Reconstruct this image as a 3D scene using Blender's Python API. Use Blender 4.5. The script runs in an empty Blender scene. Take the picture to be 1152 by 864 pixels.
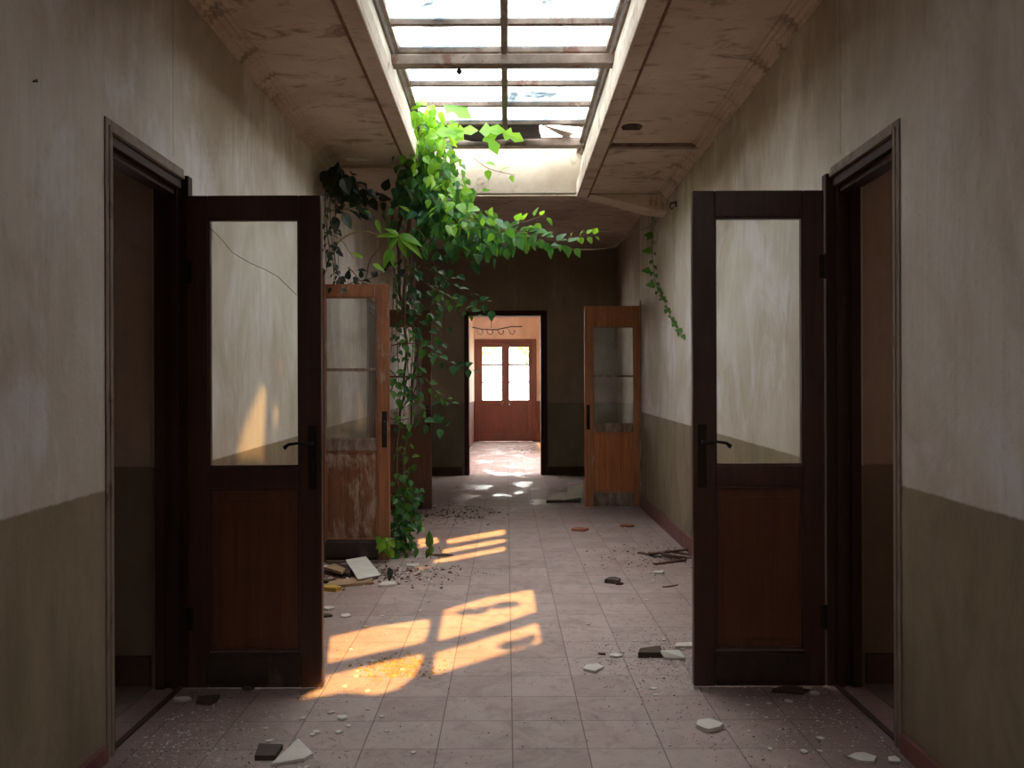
import bpy, bmesh, math, random
from mathutils import Vector, Matrix, noise as mnoise
from mathutils.geometry import tessellate_polygon
random.seed(11)
C = bpy.context.scene.collection
F, EYE, VX, VY = 984.0, 1.40, 570.0, 442.0
PI = math.pi
def at(px, py, Y):
    return Vector(((px-VX)*Y/F, Y, EYE+(VY-py)*Y/F))
def fp(px, py, z=0.0):
    Y = F*(EYE-z)/(py-VY)
    return Vector(((px-VX)*Y/F, Y, z))

# ------------------------------------------------------------------ materials
def nt(name):
    m = bpy.data.materials.new(name); m.use_nodes = True
    t = m.node_tree; t.nodes.clear()
    out = t.nodes.new('ShaderNodeOutputMaterial')
    b = t.nodes.new('ShaderNodeBsdfPrincipled')
    t.links.new(b.outputs[0], out.inputs[0])
    return m, t, b, out
def coord(t, kind='Object', scale=(1, 1, 1)):
    c = t.nodes.new('ShaderNodeTexCoord'); mp = t.nodes.new('ShaderNodeMapping')
    mp.inputs['Scale'].default_value = scale
    t.links.new(c.outputs[kind], mp.inputs[0]); return mp.outputs[0]
def noi(t, vec, scale, detail=6, rough=.6, dist=0):
    n = t.nodes.new('ShaderNodeTexNoise'); n.inputs['Scale'].default_value = scale
    n.inputs['Detail'].default_value = detail; n.inputs['Roughness'].default_value = rough
    n.inputs['Distortion'].default_value = dist
    t.links.new(vec, n.inputs['Vector']); return n.outputs['Fac']
def ramp(t, fac, stops):
    r = t.nodes.new('ShaderNodeValToRGB'); e = r.color_ramp.elements
    while len(e) < len(stops): e.new(.5)
    for k, (p, c) in enumerate(stops):
        e[k].position = p
        e[k].color = (c, c, c, 1) if isinstance(c, (int, float)) else (*c, 1)
    t.links.new(fac, r.inputs[0]); return r.outputs[0]
def mix(t, fac, a, b, mode='MIX'):
    n = t.nodes.new('ShaderNodeMix'); n.data_type = 'RGBA'; n.blend_type = mode
    for s, v in ((n.inputs[0], fac), (n.inputs[6], a), (n.inputs[7], b)):
        if isinstance(v, bpy.types.NodeSocket): t.links.new(v, s)
        elif isinstance(v, (int, float)): s.default_value = v if s == n.inputs[0] else (v, v, v, 1)
        else: s.default_value = (*v, 1)
    return n.outputs[2]
def mth(t, op, a, b=0.0, c=None):
    n = t.nodes.new('ShaderNodeMath'); n.operation = op
    for s, v in zip(n.inputs, (a, b, c)):
        if v is None: continue
        if isinstance(v, bpy.types.NodeSocket): t.links.new(v, s)
        else: s.default_value = v
    return n.outputs[0]
def bump(t, b, h, strength=.3, dist=.01):
    n = t.nodes.new('ShaderNodeBump'); n.inputs['Strength'].default_value = strength
    n.inputs['Distance'].default_value = dist
    t.links.new(h, n.inputs['Height']); t.links.new(n.outputs[0], b.inputs['Normal'])
def sepxyz(t, v):
    n = t.nodes.new('ShaderNodeSeparateXYZ'); t.links.new(v, n.inputs[0]); return n.outputs
def sm(t, v, a, b):
    n = t.nodes.new('ShaderNodeMapRange'); n.interpolation_type = 'SMOOTHSTEP'
    t.links.new(v, n.inputs[0]); n.inputs[1].default_value = a; n.inputs[2].default_value = b
    return n.outputs[0]

def plaster(name, dado0, slope, up1, up2, up3, low1, low2, topstain=.7, crack=False):
    m, t, b, o = nt(name)
    v = coord(t)
    big = noi(t, v, .75, 5, .6, .6); mid = noi(t, coord(t, scale=(1, 1, .6)), 2.3, 8, .68, .5); fine = noi(t, v, 24, 5, .7)
    blot = noi(t, coord(t, scale=(1.3, 1.3, .8)), 1.3, 7, .66, .8)
    st = noi(t, coord(t, scale=(2.6, 2.6, .5)), 1.7, 8, .68, .7)
    st2 = noi(t, coord(t, scale=(22, 22, 1.2)), 1.5, 5, .7, .3)
    c = mix(t, ramp(t, big, [(.38, 0), (.6, 1)]), up1, up2)
    c = mix(t, mth(t, 'MULTIPLY', ramp(t, st, [(.45, 0), (.66, 1)]), .6), c, up3)
    c = mix(t, mth(t, 'MULTIPLY', ramp(t, blot, [(.5, 0), (.62, 1)]), .7), c, (up1[0]*1.1, up1[1]*1.12, up1[2]*1.28))
    c = mix(t, mth(t, 'MULTIPLY', ramp(t, mid, [(.52, 0), (.68, 1)]), .45), c, (up2[0]*.72, up2[1]*.66, up2[2]*.58))
    c = mix(t, mth(t, 'MULTIPLY', ramp(t, st2, [(.42, 0), (.75, 1)]), .22), c, (up3[0]*.6, up3[1]*.58, up3[2]*.5))
    x, y, z = sepxyz(t, v)
    # damp brown staining that runs down from the ceiling
    top = mth(t, 'ADD', z, mth(t, 'ADD', mth(t, 'MULTIPLY', mth(t, 'SUBTRACT', st, .5), 1.8), mth(t, 'MULTIPLY', mth(t, 'SUBTRACT', big, .5), 2.2)))
    c = mix(t, mth(t, 'MULTIPLY', sm(t, top, 2.5, 3.7), topstain), c, (up3[0]*.42, up3[1]*.34, up3[2]*.24))
    low = mix(t, ramp(t, mid, [(.38, 0), (.62, 1)]), low1, low2)
    low = mix(t, mth(t, 'MULTIPLY', ramp(t, st, [(.45, 0), (.7, 1)]), .35), low, (low1[0]*1.3, low1[1]*1.28, low1[2]*1.4))
    low = mix(t, mth(t, 'MULTIPLY', ramp(t, blot, [(.5, 0), (.66, 1)]), .4), low, (low2[0]*.65, low2[1]*.62, low2[2]*.6))
    dh = mth(t, 'ADD', mth(t, 'MULTIPLY', y, slope), dado0)
    dz = mth(t, 'SUBTRACT', mth(t, 'ADD', z, mth(t, 'MULTIPLY', mth(t, 'SUBTRACT', fine, .5), .02)), dh)
    c = mix(t, sm(t, dz, -.004, .008), low, c)
    c = mix(t, mth(t, 'MULTIPLY', ramp(t, fine, [(.60, 0), (.72, 1)]), .22), c, (.12, .1, .08))
    if crack:
        for y0, w_ in ((4.05, .0025), (5.3, .002)):
            d = mth(t, 'ABSOLUTE', mth(t, 'SUBTRACT', mth(t, 'ADD', y, mth(t, 'MULTIPLY', mth(t, 'SUBTRACT', mid, .5), .02)), y0))
            k = mth(t, 'MULTIPLY', mth(t, 'LESS_THAN', d, w_), mth(t, 'GREATER_THAN', z, 2.5))
            c = mix(t, mth(t, 'MULTIPLY', k, .8), c, (.06, .045, .03))
    t.links.new(c, b.inputs['Base Color']); b.inputs['Roughness'].default_value = .82
    bump(t, b, mth(t, 'ADD', mth(t, 'MULTIPLY', mid, .8), mth(t, 'MULTIPLY', fine, .25)), .45, .02)
    return m
M = {}
M['wall'] = plaster('wall_plaster', .97, .018, (.66, .62, .57), (.49, .42, .345), (.57, .52, .45), (.27, .21, .135), (.19, .15, .095), crack=True)
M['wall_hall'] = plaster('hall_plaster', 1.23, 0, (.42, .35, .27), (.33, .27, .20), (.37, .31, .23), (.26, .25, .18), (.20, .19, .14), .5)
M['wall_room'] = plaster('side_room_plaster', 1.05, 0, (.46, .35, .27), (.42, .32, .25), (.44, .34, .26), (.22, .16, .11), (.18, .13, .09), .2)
M['wall_far'] = plaster('far_room_plaster', 1.16, 0, (.80, .63, .50), (.74, .57, .44), (.78, .61, .48), (.22, .09, .055), (.18, .07, .04), .0)
def ceilmat():
    m, t, b, o = nt('ceiling_paint'); v = coord(t)
    big = noi(t, v, 1.1, 6, .65, .5); mid = noi(t, coord(t, scale=(1, 2.2, 1)), 2.6, 7, .7, .8); fine = noi(t, v, 26, 5, .7)
    c = mix(t, ramp(t, big, [(.35, 0), (.62, 1)]), (.62, .53, .44), (.46, .37, .29))
    c = mix(t, mth(t, 'MULTIPLY', ramp(t, mid, [(.54, 0), (.64, 1)]), .7), c, (.15, .095, .06))
    c = mix(t, mth(t, 'MULTIPLY', ramp(t, fine, [(.58, 0), (.68, 1)]), .3), c, (.15, .11, .08))
    t.links.new(c, b.inputs['Base Color']); b.inputs['Roughness'].default_value = .85
    bump(t, b, mth(t, 'ADD', mid, mth(t, 'MULTIPLY', fine, .3)), .35, .02); return m
M['ceiling'] = ceilmat()
def simple(name, c1, c2, scale=6, rough=.7, bumpk=.2, vs=(1, 1, 1), c3=None, k3=.5, lo3=.56, hi3=.62, sc3=4, metal=0):
    m, t, b, o = nt(name); v = coord(t, scale=vs)
    n = noi(t, v, scale, 6, .65, .3)
    c = mix(t, ramp(t, n, [(.35, 0), (.65, 1)]), c1, c2)
    if c3: c = mix(t, mth(t, 'MULTIPLY', ramp(t, noi(t, v, sc3, 7, .7, .4), [(lo3, 0), (hi3, 1)]), k3), c, c3)
    t.links.new(c, b.inputs['Base Color']); b.inputs['Roughness'].default_value = rough
    b.inputs['Metallic'].default_value = metal
    bump(t, b, n, bumpk, .01); return m
M['shaft'] = simple('shaft_paint', (.43, .38, .30), (.32, .27, .205), 3, .8, .2, c3=(.12, .09, .06), k3=.6, lo3=.60, hi3=.66, sc3=5)
M['bar'] = simple('skylight_bar_paint', (.27, .22, .185), (.17, .125, .10), 9, .7, .4, (1, 1, 1), (.14, .05, .03), .8, .56, .62, 7)
M['base'] = simple('maroon_skirting', (.20, .075, .06), (.14, .05, .045), 7, .6, .2, c3=(.3, .22, .18), k3=.4, lo3=.6, hi3=.68)
M['base_dark'] = simple('dark_skirting', (.09, .045, .03), (.07, .03, .022), 7, .7, .2)
M['casing'] = simple('peeling_casing_paint', (.27, .21, .17), (.20, .15, .115), 10, .8, .4, (1, 1, .4), (.12, .06, .045), .8, .56, .64, 9)
def wood(name, a, b_, rough=.35, peel=None, k=.0, lo=.55, hi=.6, dirt=.5, bumpk=.15):
    m, t, b, o = nt(name)
    g = noi(t, coord(t, scale=(14, 14, .7)), 2.2, 7, .68, .6); big = noi(t, coord(t), 2.4, 4, .6)
    c = mix(t, ramp(t, g, [(.34, 0), (.66, 1)]), a, b_)
    c = mix(t, mth(t, 'MULTIPLY', ramp(t, big, [(.45, 0), (.7, 1)]), dirt), c, (a[0]*.4, a[1]*.4, a[2]*.5))
    if peel:
        p = noi(t, coord(t, scale=(4, 4, 1.3)), 2.4, 9, .72, .3)
        c = mix(t, mth(t, 'MULTIPLY', ramp(t, p, [(lo, 0), (hi, 1)]), k), c, peel)
    t.links.new(c, b.inputs['Base Color']); b.inputs['Roughness'].default_value = rough
    bump(t, b, g, bumpk, .006); return m
M['dark_wood'] = wood('dark_varnished_wood', (.085, .032, .018), (.050, .017, .010), .42, (.07, .045, .03), .5, .6, .66)
M['dark_panel'] = wood('dark_panel_wood', (.17, .062, .026), (.095, .030, .013), .38, (.10, .055, .03), .4, .62, .68)
M['frame_wood'] = wood('door_frame_wood', (.055, .018, .011), (.035, .011, .007), .75)
M['kick'] = simple('water_stained_kick_board', (.05, .028, .02), (.025, .015, .011), 9, .75, .5, c3=(.13, .10, .08), k3=.5, lo3=.6, hi3=.66)
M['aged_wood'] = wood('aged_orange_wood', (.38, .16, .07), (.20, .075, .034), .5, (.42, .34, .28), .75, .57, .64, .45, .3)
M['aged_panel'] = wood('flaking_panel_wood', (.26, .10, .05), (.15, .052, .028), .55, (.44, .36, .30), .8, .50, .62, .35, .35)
M['aged_panel_lit'] = wood('lit_orange_panel_wood', (.62, .235, .075), (.36, .11, .035), .5, (.42, .34, .28), .6, .62, .68, .4, .3)  # panel of the far right door, colour raised to look lit
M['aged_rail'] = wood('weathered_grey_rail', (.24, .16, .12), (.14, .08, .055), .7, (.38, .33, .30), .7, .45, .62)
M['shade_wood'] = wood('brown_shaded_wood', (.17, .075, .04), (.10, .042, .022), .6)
M['far_wood'] = wood('mahogany_far_door', (.20, .050, .018), (.13, .03, .012), .4)
M['iron'] = simple('black_iron', (.015, .012, .011), (.03, .022, .018), 20, .45, .2, metal=.6)
M['brass'] = simple('worn_brass', (.4, .28, .1), (.3, .18, .06), 20, .4, .1, metal=.8)
M['white'] = simple('chalky_board', (.74, .71, .66), (.62, .58, .52), 8, .85, .2)
M['flake'] = simple('plaster_flake', (.72, .68, .62), (.52, .46, .40), 11, .9, .3)
M['card'] = simple('torn_cardboard', (.42, .28, .17), (.30, .19, .11), 6, .9, .2)
M['darkcard'] = simple('charred_brown_board', (.05, .03, .022), (.09, .055, .04), 12, .8, .4)
M['slat'] = simple('broken_brown_slat', (.13, .065, .045), (.07, .035, .025), 12, .8, .4, c3=(.35, .27, .22), k3=.5, lo3=.58, hi3=.64)
M['yellow'] = simple('yellow_card', (.62, .40, .08), (.5, .3, .06), 6, .8, .1)
M['paper'] = simple('buff_paper', (.72, .66, .55), (.6, .54, .44), 5, .9, .1)
M['brick'] = simple('red_brick_chip', (.42, .16, .09), (.3, .11, .07), 9, .9, .3)
M['tarp'] = simple('black_roof_felt', (.03, .028, .03), (.015, .015, .018), 5, .6, .5)
M['crumb'] = simple('ochre_crumbs', (.40, .25, .10), (.22, .12, .05), 30, .95, .5)
M['roof'] = simple('roof_felt', (.12, .1, .09), (.08, .07, .06), 3, .9, .3)
M['dust'] = simple('grey_grit', (.42, .36, .32), (.20, .15, .13), 40, .95, .3)
M['stem'] = simple('brown_vine_bark', (.16, .10, .055), (.10, .055, .03), 30, .8, .4)
M['palestem'] = simple('pale_tendril', (.32, .22, .12), (.25, .16, .08), 30, .7, .2)
def floormat():
    m, t, b, o = nt('floor_tiles'); v = coord(t); x, y, z = sepxyz(t, v)
    S = .296
    def grid(c, off):
        f = mth(t, 'FRACT', mth(t, 'DIVIDE', mth(t, 'ADD', c, off), S))
        return mth(t, 'ABSOLUTE', mth(t, 'SUBTRACT', f, .5))
    gx = grid(x, 10*S-.018); gy = grid(y, 20*S-3.439)
    wob = mth(t, 'MULTIPLY', mth(t, 'SUBTRACT', noi(t, v, 7, 3), .5), .004)
    g = mth(t, 'ADD', mth(t, 'MAXIMUM', gx, gy), wob)
    grout = sm(t, g, .488, .496)
    comb = t.nodes.new('ShaderNodeCombineXYZ')
    t.links.new(mth(t, 'FLOOR', mth(t, 'DIVIDE', mth(t, 'ADD', x, 10*S-.018), S)), comb.inputs[0])
    t.links.new(mth(t, 'FLOOR', mth(t, 'DIVIDE', mth(t, 'ADD', y, 20*S-3.439), S)), comb.inputs[1])
    wn = t.nodes.new('ShaderNodeTexWhiteNoise'); t.links.new(comb.outputs[0], wn.inputs[0])
    big = noi(t, v, .8, 5, .6, .3); mid = noi(t, v, 4.2, 7, .7, .5); fine = noi(t, v, 45, 6, .75)
    c = mix(t, wn.outputs[0], (.40, .285, .265), (.49, .37, .345))
    # grey dust in patches, specks along the walls; darker reddish towards the near sides
    ax = mth(t, 'ABSOLUTE', x)
    edge = sm(t, mth(t, 'ADD', ax, mth(t, 'MULTIPLY', mth(t, 'SUBTRACT', mid, .5), 1.3)), .55, 1.5)
    c = mix(t, mth(t, 'MULTIPLY', ramp(t, mid, [(.42, 0), (.62, 1)]), .55), c, (.50, .42, .39))
    mid2 = noi(t, v, 9, 8, .75, .8)
    c = mix(t, mth(t, 'MULTIPLY', ramp(t, mid2, [(.5, 0), (.64, 1)]), .45), c, (.24, .165, .145))
    nearside = mth(t, 'SUBTRACT', 1.0, sm(t, mth(t, 'ADD', y, mth(t, 'MULTIPLY', mth(t, 'SUBTRACT', mid, .5), 2.0)), 3.6, 5.4))
    c = mix(t, mth(t, 'MULTIPLY', edge, mth(t, 'ADD', .45, mth(t, 'MULTIPLY', nearside, .4))), c, (.20, .125, .112))
    grime = noi(t, v, 2.2, 8, .74, 1.2)
    c = mix(t, mth(t, 'MULTIPLY', ramp(t, grime, [(.52, 0), (.66, 1)]), .5), c, (.22, .155, .135))
    c = mix(t, mth(t, 'MULTIPLY', ramp(t, big, [(.55, 0), (.68, 1)]), .35), c, (.36, .20, .15))
    spk = ramp(t, fine, [(.56, 0), (.66, 1)])
    c = mix(t, mth(t, 'MULTIPLY', spk, mth(t, 'ADD', mth(t, 'MULTIPLY', edge, .5), .12)), c, (.11, .08, .07))
    fine2 = noi(t, v, 60, 5, .75)
    c = mix(t, mth(t, 'MULTIPLY', ramp(t, fine2, [(.6, 0), (.66, 1)]), mth(t, 'ADD', mth(t, 'MULTIPLY', edge, .5), .06)), c, (.55, .5, .46))
    far_shade = mth(t, 'MULTIPLY', mth(t, 'MULTIPLY', sm(t, y, 9.0, 11.5), mth(t, 'SUBTRACT', 1.0, sm(t, y, 14.8, 15.3))), .62)  # dimness of the far hall painted into the tile colour
    c = mix(t, far_shade, c, (.17, .14, .135))
    c = mix(t, mth(t, 'MULTIPLY', grout, .72), c, (.09, .06, .052))
    t.links.new(c, b.inputs['Base Color'])
    wet = mth(t, 'MULTIPLY', sm(t, y, 9.5, 11.5), ramp(t, noi(t, coord(t, scale=(1, .45, 1)), 2.3, 4, .5), [(.53, 0), (.60, 1)]))
    r = mth(t, 'SUBTRACT', mth(t, 'ADD', .56, mth(t, 'MULTIPLY', mid, .25)), mth(t, 'MULTIPLY', wet, .38))
    t.links.new(r, b.inputs['Roughness'])
    bump(t, b, mth(t, 'SUBTRACT', mth(t, 'ADD', mth(t, 'MULTIPLY', mid, .25), mth(t, 'MULTIPLY', fine, .15)), mth(t, 'MULTIPLY', grout, .5)), .35, .008)
    return m
M['floor'] = floormat()
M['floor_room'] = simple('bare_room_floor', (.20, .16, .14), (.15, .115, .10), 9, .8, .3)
def glassmat(name, haze, hcol=(.75, .78, .76), trans=False, gl=.06, n1=.45, n2=.7, sc=3, hmax=None):
    m, t, b, o = nt(name); t.nodes.remove(b)
    tr = t.nodes.new('ShaderNodeBsdfTransparent'); tr.inputs[0].default_value = (.97, .98, .97, 1)
    gb = t.nodes.new('ShaderNodeBsdfGlossy'); gb.inputs['Roughness'].default_value = .03
    d = t.nodes.new('ShaderNodeBsdfTranslucent' if trans else 'ShaderNodeBsdfDiffuse'); d.inputs[0].default_value = (*hcol, 1)
    v = coord(t)
    f = ramp(t, noi(t, v, sc, 6, .65, .4), [(n1, haze), (n2, hmax if hmax is not None else haze*3)])
    m1 = t.nodes.new('ShaderNodeMixShader'); t.links.new(f, m1.inputs[0]); t.links.new(tr.outputs[0], m1.inputs[1]); t.links.new(d.outputs[0], m1.inputs[2])
    m2 = t.nodes.new('ShaderNodeMixShader'); m2.inputs[0].default_value = gl
    t.links.new(m1.outputs[0], m2.inputs[1]); t.links.new(gb.outputs[0], m2.inputs[2]); t.links.new(m2.outputs[0], o.inputs[0])
    return m
M['glass'] = glassmat('door_glass', .0, gl=.012, hmax=.004)
M['dirty_glass'] = glassmat('dusty_door_glass', .05, (.55, .56, .5), gl=.05)
M['sky_glass'] = glassmat('grimy_skylight_glass', .15, (.10, .125, .14), True, .03, .44, .62, 1.3, .97)
def leafmat(name, c1, c2, tc, rough=.4, f=.5):
    m, t, b, o = nt(name)
    g = t.nodes.new('ShaderNodeNewGeometry')
    c = ramp(t, g.outputs['Random Per Island'], [(0, c1), (1, c2)])
    t.links.new(c, b.inputs['Base Color']); b.inputs['Roughness'].default_value = rough
    tl = t.nodes.new('ShaderNodeBsdfTranslucent')
    t.links.new(mix(t, g.outputs['Random Per Island'], tc, (tc[0]*.55, tc[1]*.75, tc[2]*.6)), tl.inputs[0])
    ms = t.nodes.new('ShaderNodeMixShader'); ms.inputs[0].default_value = f
    t.links.new(b.outputs[0], ms.inputs[1]); t.links.new(tl.outputs[0], ms.inputs[2]); t.links.new(ms.outputs[0], o.inputs[0])
    return m
M['leaf'] = leafmat('vine_leaf', (.07, .21, .045), (.03, .13, .045), (.20, .46, .04), f=.4)
M['leaf_young'] = leafmat('young_leaf', (.24, .46, .05), (.12, .32, .04), (.50, .80, .05))
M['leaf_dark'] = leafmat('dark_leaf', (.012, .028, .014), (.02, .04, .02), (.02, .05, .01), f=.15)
M['leaf_cool'] = leafmat('blue_green_leaf', (.05, .19, .075), (.025, .11, .05), (.10, .32, .07), f=.3)
M['leaf_out'] = leafmat('garden_leaf', (.10, .26, .05), (.18, .36, .08), (.3, .55, .08))
M['grass'] = simple('garden_ground', (.50, .50, .38), (.40, .42, .28), 2, .9, .3)

# ------------------------------------------------------------------ mesh helpers
class MB:
    def __init__(s): s.v = []; s.f = []
    def box(s, x0, x1, y0, y1, z0, z1):
        n = len(s.v)
        s.v += [(x, y, z) for z in (z0, z1) for y in (y0, y1) for x in (x0, x1)]
        s.f += [tuple(n+i for i in q) for q in ((0, 2, 3, 1), (4, 5, 7, 6), (0, 1, 5, 4), (2, 6, 7, 3), (0, 4, 6, 2), (1, 3, 7, 5))]
        return s
    def prism(s, pts, d):
        """pts: closed loop of Vectors, extruded by vector d"""
        n = len(s.v); k = len(pts); d = Vector(d)
        s.v += [tuple(p) for p in pts]+[tuple(Vector(p)+d) for p in pts]
        s.f.append(tuple(n+i for i in range(k))); s.f.append(tuple(n+k+i for i in reversed(range(k))))
        for i in range(k): j = (i+1) % k; s.f.append((n+i, n+k+i, n+k+j, n+j))
        return s
    def tube(s, pts, rads, sides=6):
        pts = [Vector(p) for p in pts]
        if not hasattr(rads, '__len__'): rads = [rads]*len(pts)
        n = len(s.v); u = None
        for i, p in enumerate(pts):
            d = (pts[min(i+1, len(pts)-1)]-pts[max(i-1, 0)]); d = d.normalized() if d.length > 1e-9 else Vector((0, 0, 1))
            if u is None: u = d.orthogonal().normalized()
            u = (u-d*u.dot(d)); u = u.normalized() if u.length > 1e-6 else d.orthogonal().normalized()
            w = d.cross(u)
            for k in range(sides):
                a = 2*PI*k/sides; s.v.append(tuple(p+(u*math.cos(a)+w*math.sin(a))*rads[i]))
        for i in range(len(pts)-1):
            for k in range(sides):
                a = n+i*sides+k; b = n+i*sides+(k+1) % sides
                s.f.append((a, b, b+sides, a+sides))
        s.f.append(tuple(n+k for k in reversed(range(sides)))); e = n+(len(pts)-1)*sides
        s.f.append(tuple(e+k for k in range(sides)))
        return s
    def plate_holes(s, outer, holes, z0, z1):
        """outer, holes: lists of 2D points; flat plate between z0 and z1"""
        loops = [[Vector((x, y, 0)) for x, y in L] for L in [outer]+holes]
        tris = tessellate_polygon(loops); flat = [p for L in loops for p in L]
        n = len(s.v); N = len(flat)
        s.v += [(p.x, p.y, z0) for p in flat]+[(p.x, p.y, z1) for p in flat]
        for a, b, c in tris: s.f.append((n+a, n+b, n+c)); s.f.append((n+N+c, n+N+b, n+N+a))
        o = 0
        for L in loops:
            for i in range(len(L)):
                j = (i+1) % len(L); s.f.append((n+o+i, n+o+j, n+N+o+j, n+N+o+i))
            o += len(L)
        return s
    def leaf(s, p, d, nrm, L, W, lobed=False, fold=.25, droop=.25):
        """a leaf: base at p, pointing along d, facing nrm"""
        d = Vector(d).normalized(); nrm = Vector(nrm); nrm = (nrm-d*nrm.dot(d))
        nrm = nrm.normalized() if nrm.length > 1e-5 else d.orthogonal().normalized()
        w = d.cross(nrm); n = len(s.v); p = Vector(p)
        prof = [(0, .0), (.12, .34), (.32, .50), (.55, .42), (.78, .22), (1, 0)] if not lobed else \
               [(0, .0), (.10, .22), (.28, .62), (.42, .26), (.70, .46), (1, 0)]
        for t_, h in prof:
            c = p+d*L*t_-nrm*(droop*L*t_*t_)
            s.v.append(tuple(c))
            if h > 0:
                up = nrm*(fold*h*W)
                s.v.append(tuple(c-w*(h*W)+up)); s.v.append(tuple(c+w*(h*W)+up))
        # indices: base 0; rows (1,2,3) (4,5,6) (7,8,9) (10,11,12); tip 13
        s.f += [(n, n+1, n+2), (n, n+3, n+1)]
        for r in range(3):
            a = n+1+3*r; b = a+3
            s.f += [(a, b, b+1, a+1), (a, a+2, b+2, b)]
        s.f += [(n+10, n+13, n+11), (n+10, n+12, n+13)]
        return s
    def map(s, fn): s.v = [tuple(fn(Vector(p))) for p in s.v]; return s
    def build(s, name, mat, parent=None, bevel=0, smooth=False, fix=True):
        me = bpy.data.meshes.new(name); me.from_pydata([tuple(p) for p in s.v], [], s.f)
        if fix:
            bm = bmesh.new(); bm.from_mesh(me); bmesh.ops.recalc_face_normals(bm, faces=bm.faces); bm.to_mesh(me); bm.free()
        me.materials.append(mat)
        if smooth: me.polygons.foreach_set('use_smooth', [True]*len(me.polygons))
        o = bpy.data.objects.new(name, me); C.objects.link(o)
        if parent: o.parent = parent
        if bevel:
            md = o.modifiers.new('bevel', 'BEVEL'); md.width = bevel; md.segments = 2; md.limit_method = 'ANGLE'
        return o
def tag(o, label, cat, group=None, kind=None):
    o['label'] = label; o['category'] = cat
    if group: o['group'] = group
    if kind: o['kind'] = kind
    return o
def struct(o, label=None):
    o['kind'] = 'structure'
    if label: o['label'] = label
    return o
def empty(name, loc=(0, 0, 0), rz=0):
    o = bpy.data.objects.new(name, None); C.objects.link(o); o.location = loc; o.rotation_euler = (0, 0, rz)
    o.empty_display_size = .1; return o

# ------------------------------------------------------------------ room shell
XL, ZC, ZG = -1.54, 3.39, 3.80            # left wall, ceiling height, glazing height
def xr(y): return 1.55+(y-4.17)*.0139      # the right wall leans out a little with distance
def rw(v): return Vector((v.x+(v.y-4.17)*.0139, v.y, v.z))
T = .15; OH = 2.42
OL = [(3.40, 4.17), (6.50, 7.26), (9.70, 10.46)]
OR = [(3.46, 4.17)]
YE = 10.74; YH = 14.9
def wall_with_openings(x0, x1, y0, y1, ztop, ops):
    m = MB().box(x0, x1, y0, 2.9, 0, 3.44); y = 2.9
    for a, b in ops:
        m.box(x0, x1, y, a, 0, ztop); m.box(x0, x1, a, b, OH, ztop); y = b
    return m.box(x0, x1, y, y1, 0, ztop)
struct(wall_with_openings(XL-T, XL, -4.4, YH, 4.0, OL).build('wall_left', M['wall']), 'stained plaster wall with olive lower band on the left of the corridor')
struct(wall_with_openings(1.55, 1.55+T, -4.4, YE, 4.0, OR).map(rw).build('wall_right', M['wall']), 'stained plaster wall with olive lower band on the right of the corridor')
struct(MB().box(XL-T, 1.9, -4.5, -4.4, 0, 3.44).build('wall_back', M['wall']))
XH = 1.88
m = MB().box(XH, XH+T, YE, YH, 0, 4.0).box(xr(YE)+T, XH+T, YE-.15, YE, 0, 4.0)
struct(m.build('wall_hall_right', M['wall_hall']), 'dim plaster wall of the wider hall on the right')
# far wall with the doorway into the bright room
DX0, DX1, DZ = -.66, .60, 2.74
m = MB().box(XL-T, DX0, YH, YH+.2, 0, 4.0).box(DX1, XH+T, YH, YH+.2, 0, 4.0).box(DX0, DX1, YH, YH+.2, DZ, 4.0)
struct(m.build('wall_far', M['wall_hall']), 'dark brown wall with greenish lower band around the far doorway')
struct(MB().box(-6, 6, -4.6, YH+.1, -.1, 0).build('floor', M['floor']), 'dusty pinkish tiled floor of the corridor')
struct(MB().box(-6, 6, YH+.1, 26, -.1, 0).build('floor_far_room', M['floor']))
# ---- sun geometry: light goes down 1 while moving -0.36 in x and +2.0 in y
SX, SY = .36, -2.0
def up(p, z): return (p.x+SX*(z-p.z), p.y+SY*(z-p.z))
def fl(pts): return [fp(*q) for q in pts]
def wl(pts):
    r = []
    for px, py in pts:
        Y = F*XL/(px-VX); r.append(Vector((XL, Y, EYE+(VY-py)*Y/F)))
    return r
holesA = [fl([(499, 686), (548, 672), (600.7, 663), (606, 692), (545, 713), (491, 727)]),
          fl([(607, 700), (611.7, 729), (548, 748), (486, 767), (489, 735), (545, 719)]),
          fl([(371, 716), (420, 705), (484, 696), (483, 712), (477, 728), (366, 752)]),
          fl([(476, 735), (476, 748), (466, 768), (448, 782), (425, 789), (384, 786), (363, 790), (330, 795), (300, 806), (345, 781), (364, 771), (365, 760)])]
holesF = [wl([(264, 524), (296, 524), (297.5, 480), (299, 450), (299, 433), (294, 437), (283, 462), (274, 485), (268, 505)]),
          wl([(309, 494), (312.5, 475), (313.5, 458), (309.5, 458), (308.5, 470)]), wl([(311.5, 425), (315, 425), (316, 408), (314, 406)])]
holesB = [fl([(569, 595), (569.3, 603), (505, 614), (501, 607)]), fl([(569.3, 605.5), (569.5, 612), (500, 625), (497, 618)]),
          fl([(569.5, 614.5), (569.7, 622), (490, 637), (487, 630)]), fl([(569.7, 625), (569.7, 628), (470, 643), (468, 639)]),
          fl([(470, 606), (492, 604), (494, 612), (470, 619)])]
def lift(h, z): return [up(p, z) for p in h]
def grow(L, k):
    cx = sum(p[0] for p in L)/len(L); cy = sum(p[1] for p in L)/len(L)
    return [(cx+(x-cx)*k, cy+(y-cy)*k) for x, y in L]
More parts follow.
